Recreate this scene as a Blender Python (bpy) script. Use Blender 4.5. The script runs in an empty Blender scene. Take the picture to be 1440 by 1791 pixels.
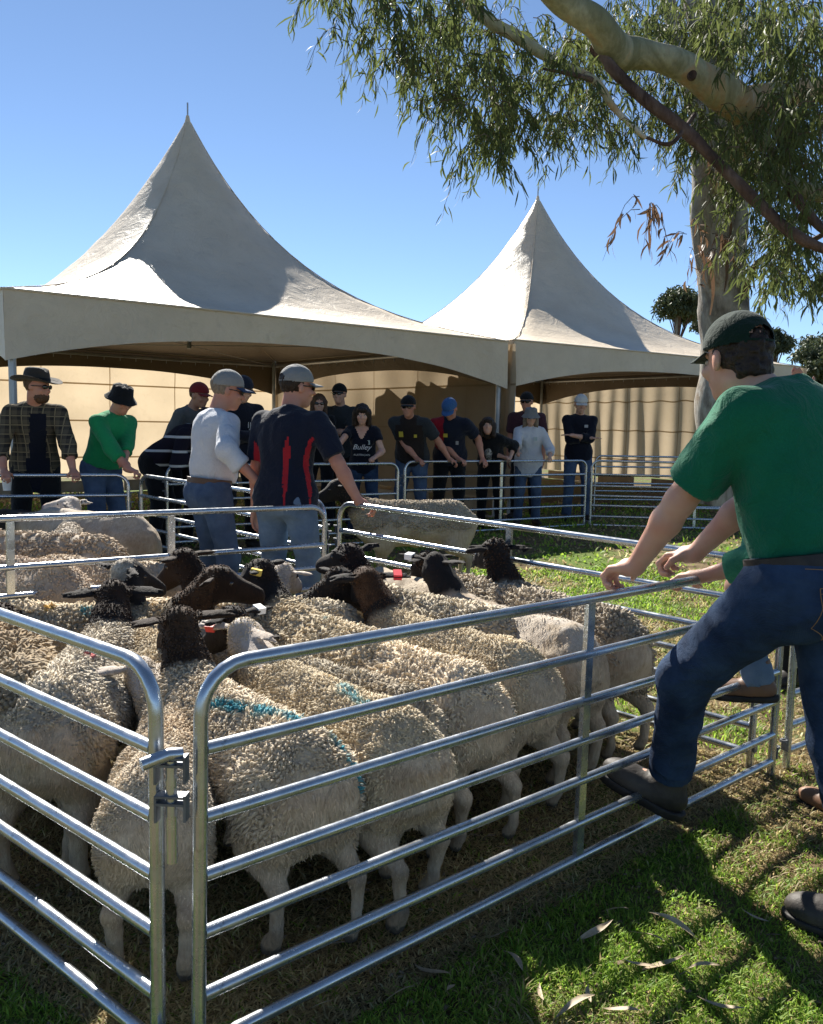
import bpy, math, random
import numpy as np
from mathutils import Vector, Matrix, Quaternion
R = math.radians
random.seed(7); RNG = np.random.default_rng(7)
scene = bpy.context.scene
COL = scene.collection

# ---------------------------------------------------------------- camera
CAM_H, PITCH, ROLL, FPX = 1.42, R(5.85), R(1.15), 1500.0
cam_data = bpy.data.cameras.new('camera')
cam_data.sensor_fit = 'HORIZONTAL'; cam_data.sensor_width = 36.0
cam_data.lens = 36.0 * FPX / 1440.0
cam_data.clip_start = 0.05; cam_data.clip_end = 3000.0
cam = bpy.data.objects.new('camera', cam_data); COL.objects.link(cam)
cam.matrix_world = Matrix.Translation((0, 0, CAM_H)) @ Matrix.Rotation(R(90) - PITCH, 4, 'X') @ Matrix.Rotation(ROLL, 4, 'Z')
scene.camera = cam
CM = cam.matrix_world.copy()

# ---------------------------------------------------------------- light
SUN_EL, SUN_AZ = R(39), R(-21)          # azimuth from +Y, negative = to the left
world = bpy.data.worlds.new('World'); scene.world = world; world.use_nodes = True
wn = world.node_tree; wn.nodes.clear()
sky = wn.nodes.new('ShaderNodeTexSky'); sky.sky_type = 'NISHITA'; sky.sun_disc = False
sky.sun_elevation = SUN_EL; sky.sun_rotation = SUN_AZ
sky.altitude = 2200; sky.air_density = 0.8; sky.dust_density = 0.0; sky.ozone_density = 4.0
bg = wn.nodes.new('ShaderNodeBackground'); bg.inputs['Strength'].default_value = 0.070
wo = wn.nodes.new('ShaderNodeOutputWorld')
hs = wn.nodes.new('ShaderNodeHueSaturation'); hs.inputs['Saturation'].default_value = 0.94; hs.inputs['Value'].default_value = 0.93; hs.inputs['Hue'].default_value = 0.496
wn.links.new(sky.outputs[0], hs.inputs['Color']); wn.links.new(hs.outputs[0], bg.inputs[0]); wn.links.new(bg.outputs[0], wo.inputs[0])
sd = bpy.data.lights.new('sun', 'SUN'); sd.energy = 5.0; sd.angle = R(0.53); sd.color = (1.0, 0.95, 0.86)
sun = bpy.data.objects.new('sun', sd); COL.objects.link(sun)
SDIR = Vector((math.sin(SUN_AZ) * math.cos(SUN_EL), math.cos(SUN_AZ) * math.cos(SUN_EL), math.sin(SUN_EL)))
sun.rotation_euler = (-SDIR).to_track_quat('-Z', 'Y').to_euler()
scene.view_settings.view_transform = 'Standard'; scene.view_settings.look = 'None'
scene.view_settings.gamma = 1.0; scene.view_settings.use_curve_mapping = False
scene.view_settings.exposure = 1.32
scene.render.engine = 'CYCLES'
scene.cycles.max_bounces = 8; scene.cycles.transparent_max_bounces = 8
scene.cycles.transmission_bounces = 6

# ---------------------------------------------------------------- helpers
def at(px, py, Y):
    """world point seen at photo pixel (px, py) at ground distance Y"""
    d = CM.to_3x3() @ Vector(((px - 720) / FPX, (895.5 - py) / FPX, -1.0))
    return Vector((0, 0, CAM_H)) + d * (Y / d.y)

def gz(x, y):
    """height of the ground"""
    x = np.asarray(x, float); y = np.asarray(y, float)
    t = np.clip((y - 4.5) / 4.5, 0, 1); t = t * t * (3 - 2 * t)
    return 0.10 * t + 0.012 * np.sin(x * 1.7 + y * .9) * np.sin(y * 1.3)

def gzf(x, y): return float(gz(x, y))

def _h(i, j, k, s):
    n = (i * 374761393 + j * 668265263 + k * 2147483647 + s * 974634777) & 0xFFFFFFFF
    n = ((n ^ (n >> 13)) * 1274126177) & 0xFFFFFFFF
    n = n ^ (n >> 16)
    return (n & 0xFFFF) / 32767.5 - 1.0

def vnoise(p, seed=0):
    p = np.asarray(p, float)
    i = np.floor(p).astype(np.int64); f = p - i; u = f * f * (3 - 2 * f)
    r = 0
    for a in (0, 1):
        wa = u[:, 0] if a else 1 - u[:, 0]
        for b in (0, 1):
            wb = u[:, 1] if b else 1 - u[:, 1]
            for c in (0, 1):
                wc = u[:, 2] if c else 1 - u[:, 2]
                r = r + wa * wb * wc * _h(i[:, 0] + a, i[:, 1] + b, i[:, 2] + c, seed)
    return r

def fbm(p, seed=0, o=3):
    r = 0; a = 1.0; p = np.asarray(p, float)
    for q in range(o):
        r = r + a * vnoise(p * 2 ** q, seed + q * 17); a *= .5
    return r

def tag(o, label=None, cat=None, group=None, kind=None):
    if label: o['label'] = label
    if cat: o['category'] = cat
    if group: o['group'] = group
    if kind: o['kind'] = kind
    return o

def mesh_np(name, v, quads=None, tris=None, mats=None, smooth=True, col=None, mi=None):
    v = np.asarray(v, np.float32).reshape(-1, 3)
    me = bpy.data.meshes.new(name)
    q = np.asarray(quads, np.int32).reshape(-1, 4) if quads is not None and len(quads) else np.zeros((0, 4), np.int32)
    t = np.asarray(tris, np.int32).reshape(-1, 3) if tris is not None and len(tris) else np.zeros((0, 3), np.int32)
    nq, nt = len(q), len(t)
    me.vertices.add(len(v)); me.vertices.foreach_set('co', v.ravel())
    me.loops.add(nq * 4 + nt * 3)
    me.loops.foreach_set('vertex_index', np.concatenate([q.ravel(), t.ravel()]))
    me.polygons.add(nq + nt)
    ls = np.concatenate([np.arange(nq) * 4, nq * 4 + np.arange(nt) * 3]).astype(np.int32)
    me.polygons.foreach_set('loop_start', ls)
    try: me.polygons.foreach_set('loop_total', np.concatenate([np.full(nq, 4), np.full(nt, 3)]).astype(np.int32))
    except Exception: pass
    me.polygons.foreach_set('use_smooth', np.full(nq + nt, smooth))
    if mi is not None: me.polygons.foreach_set('material_index', np.asarray(mi, np.int32))
    me.update(calc_edges=True)
    if col is not None:
        ca = me.color_attributes.new('col', 'FLOAT_COLOR', 'POINT')
        c = np.ones((len(v), 4), np.float32); c[:, :3] = col
        ca.data.foreach_set('color', c.ravel())
    for m in (mats or []): me.materials.append(m)
    return me

def link(name, me, parent=None):
    o = bpy.data.objects.new(name, me); COL.objects.link(o)
    if parent is not None: o.parent = parent
    return o

def empty(name, loc=(0, 0, 0), rz=0.0):
    o = bpy.data.objects.new(name, None); COL.objects.link(o)
    o.location = loc; o.rotation_euler = (0, 0, rz); o.empty_display_size = .1
    return o

class MB:
    """collects simple shapes into ONE mesh"""
    def __init__(s): s.v = []; s.q = []; s.t = []; s.n = 0
    def add(s, v, q=None, t=None):
        v = np.asarray(v, float).reshape(-1, 3)
        if q is not None and len(q): s.q.append(np.asarray(q) + s.n)
        if t is not None and len(t): s.t.append(np.asarray(t) + s.n)
        s.v.append(v); s.n += len(v); return s
    def box(s, c, d, M=None):
        c = np.array(c, float); d = np.array(d, float) / 2
        v = np.array([[x, y, z] for x in (-1, 1) for y in (-1, 1) for z in (-1, 1)], float) * d
        if M is not None: v = v @ np.array(M).T
        v = v + c
        return s.add(v, [[0, 1, 3, 2], [4, 6, 7, 5], [0, 4, 5, 1], [2, 3, 7, 6], [0, 2, 6, 4], [1, 5, 7, 3]])
    def tube(s, pts, r, n=8, cap=True, flat=None):
        P = np.array(pts, float); m = len(P)
        r = np.full(m, r) if np.isscalar(r) else np.array(r, float)
        T = np.gradient(P, axis=0); T /= np.linalg.norm(T, axis=1)[:, None] + 1e-12
        up = np.array([0, 0, 1.0]) if abs(T[0][2]) < .9 else np.array([1.0, 0, 0])
        N = np.cross(T[0], up); N /= np.linalg.norm(N)
        a = np.linspace(0, 2 * np.pi, n, endpoint=False); V = []
        for i in range(m):
            N = N - T[i] * N.dot(T[i]); N /= np.linalg.norm(N) + 1e-12
            B = np.cross(T[i], N)
            V.append(P[i] + r[i] * (np.cos(a)[:, None] * N + np.sin(a)[:, None] * B))
        V = np.concatenate(V)
        i = np.arange(m - 1)[:, None] * n; j = np.arange(n)[None]; k = (j + 1) % n
        q = np.stack([i + j, i + k, i + n + k, i + n + j], -1).reshape(-1, 4)
        t = []
        if cap:
            V = np.concatenate([V, P[:1], P[-1:]]); c0 = m * n
            for jj in range(n):
                t.append([c0, (jj + 1) % n, jj]); b = (m - 1) * n
                t.append([c0 + 1, b + jj, b + (jj + 1) % n])
        return s.add(V, q, t)
    def build(s, name, mat, parent=None, smooth=True, off=None, col=None):
        v = np.concatenate(s.v) if s.v else np.zeros((0, 3))
        if off is not None: v = v - np.array(off)
        me = mesh_np(name, v, np.concatenate(s.q) if s.q else None, np.concatenate(s.t) if s.t else None,
                     [mat] if mat else None, smooth, col)
        o = link(name, me, parent)
        if smooth:
            try: me.set_sharp_from_angle(angle=R(40))
            except Exception: pass
        return o

def spline(P, n=8):
    P = [Vector(p) for p in P]; P = [P[0] * 2 - P[1]] + P + [P[-1] * 2 - P[-2]]; out = []
    for i in range(1, len(P) - 2):
        a, b, c, d = P[i - 1:i + 3]
        for k in range(n):
            t = k / n
            out.append(.5 * ((2 * b) + (c - a) * t + (2 * a - 5 * b + 4 * c - d) * t * t + (3 * b - a - 3 * c + d) * t ** 3))
    out.append(P[-2]); return [tuple(p) for p in out]

# ---------------------------------------------------------------- materials
def lin(c):
    if isinstance(c, str):
        c = [int(c[i:i + 2], 16) / 255 for i in (0, 2, 4)]
        c = [x / 12.92 if x <= .04045 else ((x + .055) / 1.055) ** 2.4 for x in c]
    return (c[0], c[1], c[2], 1.0)

class NT:
    def __init__(s, name):
        s.m = bpy.data.materials.new(name); s.m.use_nodes = True; s.t = s.m.node_tree
        s.t.nodes.clear(); s.out = s.t.nodes.new('ShaderNodeOutputMaterial')
        s.p = s.n('ShaderNodeBsdfPrincipled'); s.l(s.p.outputs[0], s.out.inputs[0])
        s.tc = s.n('ShaderNodeTexCoord')
    def n(s, t, **k):
        x = s.t.nodes.new(t)
        for a, b in k.items(): setattr(x, a, b)
        return x
    def l(s, a, b): s.t.links.new(a, b)
    def noise(s, scale, detail=4, rough=.55, vec=None, dist=0):
        x = s.n('ShaderNodeTexNoise'); x.inputs['Scale'].default_value = scale
        x.inputs['Detail'].default_value = detail; x.inputs['Roughness'].default_value = rough
        x.inputs['Distortion'].default_value = dist
        s.l(vec or s.tc.outputs['Object'], x.inputs['Vector']); return x.outputs['Fac']
    def ramp(s, fac, stops):
        x = s.n('ShaderNodeValToRGB'); e = x.color_ramp.elements
        while len(e) < len(stops): e.new(.5)
        for a, (p, c) in zip(e, stops): a.position = p; a.color = lin(c)
        s.l(fac, x.inputs[0]); return x.outputs[0]
    def mix(s, fac, a, b, mode='MIX'):
        x = s.n('ShaderNodeMix', data_type='RGBA', blend_type=mode)
        for v, i in ((fac, 0), (a, 6), (b, 7)):
            if isinstance(v, (int, float)): x.inputs[i].default_value = v
            elif isinstance(v, (tuple, list, str)): x.inputs[i].default_value = lin(v)
            else: s.l(v, x.inputs[i])
        return x.outputs[2]
    def math(s, op, a, b=0.0):
        x = s.n('ShaderNodeMath', operation=op)
        for v, i in ((a, 0), (b, 1)):
            if isinstance(v, (int, float)): x.inputs[i].default_value = v
            else: s.l(v, x.inputs[i])
        return x.outputs[0]
    def scalev(s, sc):
        x = s.n('ShaderNodeMapping'); x.inputs['Scale'].default_value = sc
        s.l(s.tc.outputs['Object'], x.inputs[0]); return x.outputs[0]
    def attr(s, name='col'):
        x = s.n('ShaderNodeAttribute'); x.attribute_name = name; return x.outputs['Color']
    def bump(s, h, strength=.3, dist=.01):
        x = s.n('ShaderNodeBump'); x.inputs['Strength'].default_value = strength
        x.inputs['Distance'].default_value = dist; s.l(h, x.inputs['Height']); s.l(x.outputs[0], s.p.inputs['Normal'])
    def set(s, color=None, rough=None, metal=None, spec=None):
        for k, v in (('Base Color', color), ('Roughness', rough), ('Metallic', metal), ('Specular IOR Level', spec)):
            if v is None: continue
            i = s.p.inputs[k]
            if isinstance(v, (int, float)): i.default_value = v
            elif isinstance(v, (tuple, list, str)): i.default_value = lin(v)
            else: s.l(v, i)
        return s

_M = {}
def simple(name, c1, c2=None, scale=6, rough=.75, metal=0.0, bump=0, bscale=60, bdist=.004, spec=.3, sheen=0):
    if name in _M: return _M[name]
    t = NT(name)
    c = t.mix(t.ramp(t.noise(scale), [(.35, (0, 0, 0)), (.65, (1, 1, 1))]), c1, c2) if c2 else c1
    t.set(c, rough, metal, spec)
    if sheen:
        t.p.inputs['Sheen Weight'].default_value = sheen
    if bump: t.bump(t.noise(bscale, 5), bump, bdist)
    _M[name] = t.m; return t.m

def cloth(name, c1, c2=None, rough=.9):
    """woven cloth: weave grain, soft colour variation, small creases"""
    if name in _M: return _M[name]
    t = NT(name)
    c2 = c2 or tuple(x * .78 for x in lin(c1)[:3])
    c = t.mix(t.ramp(t.noise(5, 5), [(.3, (0, 0, 0)), (.7, (1, 1, 1))]), c1, c2)
    c = t.mix(.22, c, t.ramp(t.noise(260, 2), [(.3, (.25, .25, .25)), (.7, (1, 1, 1))]), 'MULTIPLY')
    t.set(c, rough, 0, .15); t.p.inputs['Sheen Weight'].default_value = .12
    h = t.math('ADD', t.math('MULTIPLY', t.noise(14, 4, .6, dist=1.2), 1.0), t.math('MULTIPLY', t.noise(300, 2), .08))
    t.bump(h, .55, .025)
    _M[name] = t.m; return t.m

def denim(name, c1, c2):
    if name in _M: return _M[name]
    t = NT(name)
    n = t.noise(4.5, 5, .6)
    c = t.mix(t.ramp(n, [(.38, (0, 0, 0)), (.68, (1, 1, 1))]), c1, c2)
    w = t.n('ShaderNodeTexWave'); w.inputs['Scale'].default_value = 190; w.inputs['Distortion'].default_value = 1.5
    w.bands_direction = 'DIAGONAL'; t.l(t.tc.outputs['Object'], w.inputs[0])
    c = t.mix(.25, c, t.ramp(w.outputs['Fac'], [(0, (.4, .4, .4)), (1, (1, 1, 1))]), 'MULTIPLY')
    t.set(c, .88, 0, .15)
    t.bump(t.math('ADD', t.noise(16, 4, .6, t.scalev((1, 1, 1.6)), 1.0), t.math('MULTIPLY', w.outputs['Fac'], .05)), .6, .02)
    _M[name] = t.m; return t.m

def skin(name, c):
    if name in _M: return _M[name]
    t = NT(name)
    c0 = lin(c)[:3]
    c = t.mix(t.ramp(t.noise(9, 5), [(.35, (0, 0, 0)), (.7, (1, 1, 1))]), c0, (c0[0] * .93, c0[1] * .72, c0[2] * .68))
    t.set(c, .55, 0, .35)
    t.p.inputs['Subsurface Weight'].default_value = .12
    t.p.inputs['Subsurface Radius'].default_value = (.012, .004, .002)
    t.p.inputs['Subsurface Scale'].default_value = 1.0
    t.bump(t.noise(160, 4), .12, .003)
    _M[name] = t.m; return t.m

def vcol(name, rough=.85, bump=.3, bscale=120, spec=.2, var=.25, vscale=30, bdist=.004):
    """colour comes from the mesh's own colour attribute"""
    if name in _M: return _M[name]
    t = NT(name)
    c = t.mix(var, t.attr(), t.ramp(t.noise(vscale, 5), [(.3, (.35, .33, .3)), (.7, (1, 1, 1))]), 'MULTIPLY')
    t.set(c, rough, 0, spec)
    if bump: t.bump(t.noise(bscale, 4), bump, bdist)
    _M[name] = t.m; return t.m

# ---------------------------------------------------------------- implicit surfaces
class SDF:
    """smooth union of tapered capsules and ellipsoids, meshed with surface nets"""
    def __init__(s): s.p = []
    def cap(s, a, b, ra, rb=None, k=.02, cut=0, sub=False):
        s.p.append(('c', np.array(a, float), np.array(b, float), ra, ra if rb is None else rb, k, cut, sub)); return s
    def ell(s, c, r, M=None, k=.03, sub=False, planes=None):
        s.p.append(('e', np.array(c, float), np.array(r, float), None if M is None else np.array(M, float), k, sub, planes)); return s
    def mesh(s, h, planes=None, disp=None):
        lo = []; hi = []
        for q in s.p:
            if q[-1] is True or (q[0] == 'e' and q[5]): continue
            if q[0] == 'c':
                m = max(q[3], q[4]); lo.append(np.minimum(q[1], q[2]) - m); hi.append(np.maximum(q[1], q[2]) + m)
            else:
                m = q[2].max() if q[3] is not None else q[2]; lo.append(q[1] - m); hi.append(q[1] + m)
        lo = np.min(lo, 0) - 3 * h; hi = np.max(hi, 0) + 3 * h
        n = np.ceil((hi - lo) / h).astype(int) + 1
        D = np.full(n, 4 * h + .05, np.float32)
        ax = [lo[i] + h * np.arange(n[i]) for i in range(3)]
        for q in s.p:
            if q[0] == 'c':
                _, a, b, ra, rb, k, cut, sub = q; m = max(ra, rb) + k + 3 * h
                l2 = np.minimum(a, b) - m; h2 = np.maximum(a, b) + m
            else:
                _, c, r, M, k, sub, pl = q; m = (r.max() if M is not None else r) + k + 3 * h
                l2 = c - m; h2 = c + m
            i0 = np.clip(np.floor((l2 - lo) / h).astype(int), 0, n - 1); i1 = np.clip(np.ceil((h2 - lo) / h).astype(int) + 1, 1, n)
            sl = tuple(slice(i0[i], i1[i]) for i in range(3))
            X, Y, Z = np.meshgrid(*[ax[i][sl[i]] for i in range(3)], indexing='ij', sparse=True)
            if q[0] == 'c':
                ba = b - a; L = ba.dot(ba) + 1e-12
                t = ((X - a[0]) * ba[0] + (Y - a[1]) * ba[1] + (Z - a[2]) * ba[2]) / L
                tc = np.clip(t, 0, 1)
                d = np.sqrt((X - a[0] - tc * ba[0]) ** 2 + (Y - a[1] - tc * ba[1]) ** 2 + (Z - a[2] - tc * ba[2]) ** 2) - (ra + (rb - ra) * tc)
                if cut: d = np.maximum(d, (t - 1) * math.sqrt(L))
                if cut == 2: d = np.maximum(d, -t * math.sqrt(L))
            else:
                x, y, z = X - c[0], Y - c[1], Z - c[2]
                if M is not None:
                    x, y, z = (M[0, 0] * x + M[1, 0] * y + M[2, 0] * z, M[0, 1] * x + M[1, 1] * y + M[2, 1] * z, M[0, 2] * x + M[1, 2] * y + M[2, 2] * z)
                k0 = np.sqrt((x / r[0]) ** 2 + (y / r[1]) ** 2 + (z / r[2]) ** 2) + 1e-9
                k1 = np.sqrt((x / r[0] ** 2) ** 2 + (y / r[1] ** 2) ** 2 + (z / r[2] ** 2) ** 2) + 1e-9
                d = k0 * (k0 - 1) / k1
                for (pn, pd) in (pl or []):      # planes in the ellipsoid's own frame
                    d = np.maximum(d, pn[0] * x + pn[1] * y + pn[2] * z - pd)
            A = D[sl]; d = d.astype(np.float32)
            if sub:
                e = np.clip(.5 - .5 * (A + d) / max(k, 1e-5), 0, 1)
                D[sl] = A * (1 - e) - d * e + k * e * (1 - e)
            else:
                e = np.clip(.5 + .5 * (d - A) / max(k, 1e-5), 0, 1)
                D[sl] = d * (1 - e) + A * e - k * e * (1 - e)
        if planes:
            X, Y, Z = np.meshgrid(*ax, indexing='ij', sparse=True)
            for (pn, p0) in planes:
                D = np.maximum(D, (pn[0] * (X - p0[0]) + pn[1] * (Y - p0[1]) + pn[2] * (Z - p0[2])).astype(np.float32))
        return nets(D, lo, h)

def nets(D, lo, h):
    S = D < 0; nx, ny, nz = D.shape
    cnt = np.zeros((nx - 1, ny - 1, nz - 1), np.int8)
    for a in (0, 1):
        for b in (0, 1):
            for c in (0, 1):
                cnt += S[a:nx - 1 + a, b:ny - 1 + b, c:nz - 1 + c]
    I, J, K = np.nonzero((cnt > 0) & (cnt < 8))
    idx = np.full(cnt.shape, -1, np.int64); idx[I, J, K] = np.arange(len(I))
    acc = np.zeros((len(I), 3)); w = np.zeros(len(I))
    cs = [(a, b, c) for a in (0, 1) for b in (0, 1) for c in (0, 1)]
    val = {c: D[I + c[0], J + c[1], K + c[2]] for c in cs}
    for ca in cs:
        for axn in range(3):
            if ca[axn] == 0:
                cb = list(ca); cb[axn] = 1; cb = tuple(cb)
                va, vb = val[ca], val[cb]; x = (va < 0) != (vb < 0)
                t = np.where(x, va / np.where(x, va - vb, 1), 0)
                p = np.zeros((len(I), 3)); p += ca; p[:, axn] = t
                acc += p * x[:, None]; w += x
    V = (np.stack([I, J, K], 1) + acc / w[:, None]) * h + lo
    F = []
    for axn in range(3):
        o = [a for a in range(3) if a != axn]
        s0 = [slice(None)] * 3; s1 = [slice(None)] * 3; s0[axn] = slice(0, -1); s1[axn] = slice(1, None)
        A, B = S[tuple(s0)], S[tuple(s1)]; X = A != B
        p = np.argwhere(X)
        p = p[(p[:, o[0]] > 0) & (p[:, o[1]] > 0) & (p[:, o[0]] < D.shape[o[0]] - 1) & (p[:, o[1]] < D.shape[o[1]] - 1)]
        def g(d0, d1):
            r = p.copy(); r[:, o[0]] -= d0; r[:, o[1]] -= d1; return idx[r[:, 0], r[:, 1], r[:, 2]]
        q = np.stack([g(1, 1), g(0, 1), g(0, 0), g(1, 0)], 1)
        ins = A[p[:, 0], p[:, 1], p[:, 2]]
        if axn == 1: ins = ~ins
        q[~ins] = q[~ins][:, ::-1]
        F.append(q)
    F = np.concatenate(F); F = F[(F >= 0).all(1)]
    return V, F

def vnormals(V, F):
    n = np.zeros_like(V); fn = np.cross(V[F[:, 2]] - V[F[:, 0]], V[F[:, 3]] - V[F[:, 1]])
    for i in range(4): 
        for c in range(3): n[:, c] += np.bincount(F[:, i], fn[:, c], len(V))
    return n / (np.linalg.norm(n, axis=1)[:, None] + 1e-12)

def basis(f, up=(0, 0, 1)):
    """3x3 with columns right, forward, up"""
    f = np.array(f, float); f /= np.linalg.norm(f); u = np.array(up, float)
    r = np.cross(f, u); r /= np.linalg.norm(r) + 1e-12; u = np.cross(r, f)
    return np.stack([r, f, u], 1)
# ================================================================= GROUND
def ground_mat():
    t = NT('turf_soil')
    v = t.tc.outputs['Object']
    n1 = t.noise(.9, 5, .6); n2 = t.noise(9, 6, .65); n3 = t.noise(55, 4, .6)
    soil = t.ramp(n2, [(.3, (.05, .036, .02)), (.55, (.15, .11, .06)), (.75, (.28, .21, .12))])
    green = t.ramp(n3, [(.3, (.05, .09, .015)), (.6, (.12, .17, .035)), (.8, (.22, .22, .08))])
    sep = t.n('ShaderNodeSeparateXYZ'); t.l(v, sep.inputs[0])
    f = t.ramp(t.math('ADD', n1, t.math('MULTIPLY', t.noise(5, 3), .25)), [(.5, (0, 0, 0)), (.66, (1, 1, 1))])
    c = t.mix(f, green, soil)
    t.set(c, .95, 0, .1)
    t.bump(t.math('ADD', n2, t.math('MULTIPLY', n3, .4)), .8, .03)
    return t.m
xs = np.concatenate([-np.geomspace(8, 900, 22)[::-1], np.linspace(-7.6, 7.6, 110), np.geomspace(8, 900, 22)])
ys = np.concatenate([-np.geomspace(2, 300, 12)[::-1], np.linspace(-1.8, 16, 130), np.geomspace(17, 1500, 26)])
GX, GY = np.meshgrid(xs, ys, indexing='ij')
gzv = gz(GX, GY); fade = np.clip(1 - (np.hypot(GX, GY - 6) - 20) / 40, 0, 1); gzv = .1 * (1 - fade) * (GY > 0) + gzv * fade
nb = vnoise(np.stack([GX.ravel() * 6, GY.ravel() * 6, GX.ravel() * 0], 1), 3).reshape(GX.shape) * .008
GV = np.stack([GX, GY, gzv + nb - .004], -1).reshape(-1, 3)
ni, nj = GX.shape
ii, jj = np.meshgrid(np.arange(ni - 1), np.arange(nj - 1), indexing='ij')
GQ = np.stack([ii * nj + jj, (ii + 1) * nj + jj, (ii + 1) * nj + jj + 1, ii * nj + jj + 1], -1).reshape(-1, 4)
tag(link('ground', mesh_np('ground', GV, GQ, None, [ground_mat()])), 'short lawn with worn dry soil under the sheep', kind='structure')

# ================================================================= FENCE PANELS
def galv():
    t = NT('galvanised_steel')
    n = t.noise(7, 6, .7); sp = t.n('ShaderNodeTexVoronoi'); sp.inputs['Scale'].default_value = 70
    t.l(t.tc.outputs['Object'], sp.inputs['Vector'])
    c = t.mix(t.ramp(n, [(.35, (0, 0, 0)), (.7, (1, 1, 1))]), (.58, .60, .62), (.40, .43, .46))
    c = t.mix(.25, c, t.ramp(sp.outputs['Distance'], [(0, (.7, .7, .7)), (.6, (1, 1, 1))]), 'MULTIPLY')
    c = t.mix(t.ramp(t.noise(30, 6, .75), [(.62, (0, 0, 0)), (.74, (1, 1, 1))]), c, (.18, .16, .13))
    t.set(c, t.ramp(t.noise(18, 5, .6), [(.3, (.17, .17, .17)), (.7, (.36, .36, .36))]), .88, .5)
    t.bump(t.noise(90, 4), .05, .002)
    return t.m
STEEL = galv()
LUGM = simple('dull_cast_lug', (.20, .21, .22), (.13, .13, .14), 12, .55, .6, .3, 60)
RAILS = [.712, .57, .447, .325, .19, .08]
def panel(A, B, label, hs=1.0, z0=None, r=.0156, stays=(.5,), zb=None, rails=RAILS, group='galvanised sheep yard panels', name='yard_panel', lugs=(0, 1)):
    A = Vector((A[0], A[1], 0)); B = Vector((B[0], B[1], 0)); L = (B - A).length
    za = gzf(A.x, A.y) if z0 is None else z0; zz = gzf(B.x, B.y) if zb is None else zb
    ang = math.atan2(B.y - A.y, B.x - A.x); pitch = math.atan2(zz - za, L)
    e = empty(name, (A.x, A.y, za)); e.rotation_euler = (0, -pitch, ang)
    tag(e, label, 'fence panel', group)
    H = .88 * hs; c = .10
    P = [(0, 0, -.02), (0, 0, .3 * H), (0, 0, H - c - .1)]
    for k in range(0, 7):
        a = R(90 * k / 6); P.append((c - c * math.cos(a), 0, H - c + c * math.sin(a)))
    P += [(c + .1 + (L - 2 * c - .2) * q, 0, H) for q in (0, .33, .66, 1)]
    for k in range(0, 7):
        a = R(90 - 90 * k / 6); P.append((L - c + c * math.cos(a), 0, H - c + c * math.sin(a)))
    P += [(L, 0, H - c - .1), (L, 0, .3 * H), (L, 0, -.02)]
    MB().tube(P, r, 14).build('frame', STEEL, e)
    me = MB().tube([(r * .7, 0, 0), (L / 2, 0, 0), (L - r * .7, 0, 0)], r * .93, 12).build('rail', STEEL, e)
    me.location = (0, 0, rails[0] * hs)
    for h in rails[1:]:
        o = me.copy(); COL.objects.link(o); o.location = (0, 0, h * hs)
    for s in stays:
        b = MB().box((s * L, 0, (H + rails[-1] * hs) / 2), (.034, .016, H - rails[-1] * hs)); 
        b.build('stay', STEEL, e, smooth=False)
    for s in [L * q for q in lugs]:      # hinge lugs welded on the posts
        for h in (.735, .655, .13):
            sg = -1 if s == 0 else 1
            m = MB(); a = np.linspace(0, 2 * np.pi, 12, endpoint=False); cx = s + sg * (r + .016)
            ring = []
            for rr in (.016, .0095):
                for z in (-.005, .005):
                    ring.append(np.stack([cx + rr * np.cos(a), rr * np.sin(a), np.full(12, h * hs + z)], 1))
            V = np.concatenate([ring[0], ring[1], ring[3], ring[2]]); q = []
            for b_ in range(4):
                for k in range(12): q.append([b_ * 12 + k, b_ * 12 + (k + 1) % 12, ((b_ + 1) % 4) * 12 + (k + 1) % 12, ((b_ + 1) % 4) * 12 + k])
            m.add(V, q); m.box((s + sg * r * 1.1, 0, h * hs), (.012, .02, .006))
            m.box((s + sg * (r + .004), 0, h * hs - .02), (.006, .03, .05)); m.build('hinge_lug', LUGM, e)
    return e
CN = (-.428, 1.685); CE = (1.507, 3.42); LN = (-.513, 1.69); LE = (-2.44, 3.28)
panel(CN, CE, 'near panel on the right, the one the man in the green polo leans on', hs=1.025, z0=.02, zb=-.015, lugs=(1,))
panel(LN, LE, 'near panel on the left, leaving the frame at its left edge', hs=1.025, z0=.02, zb=.03, lugs=(1,))
panel((1.45, 3.50), (-.455, 5.3), 'panel closing the far right side of the near sheep pen', hs=1.02, z0=-.01, zb=.03, stays=(.5,))
panel((-2.44, 3.37), (-.52, 5.02), 'panel behind the near sheep, in front of the two men with grey caps', hs=1.03, z0=.06, zb=.02, stays=(.31, .62),
      rails=[.66, .53, .41, .30, .19, .08])
panel((-2.27, 7.15), (-.56, 5.42), 'short sided panel running away behind the man in the white shirt', z0=.07, zb=.04)
panel((-4.75, 6.35), (-2.37, 7.15), 'panel under the hands of the man in the green shirt', hs=1.0, z0=.06, zb=.07)
panel((-2.35, 8.2), (-.16, 9.55), 'panel in front of the dark haired woman in the V-neck shirt', hs=1.08, z0=.03, zb=.03)
panel((-.085, 10.05), (2.33, 11.5), 'panel with the row of people leaning on it below the tent corner', hs=1.08, z0=.03, zb=.03)
panel((2.41, 11.5), (5.1, 11.15), 'panel right of the young man with folded arms', hs=1.08, z0=.03, zb=.04)
panel((2.9, 13.6), (5.6, 13.9), 'dark panel farthest back below the pleated tent wall', hs=1.0, z0=.1, zb=.1)
panel((1.60, 3.49), (3.5, 4.9), 'panel outside the pen at the right edge, behind the standing leg')

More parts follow.
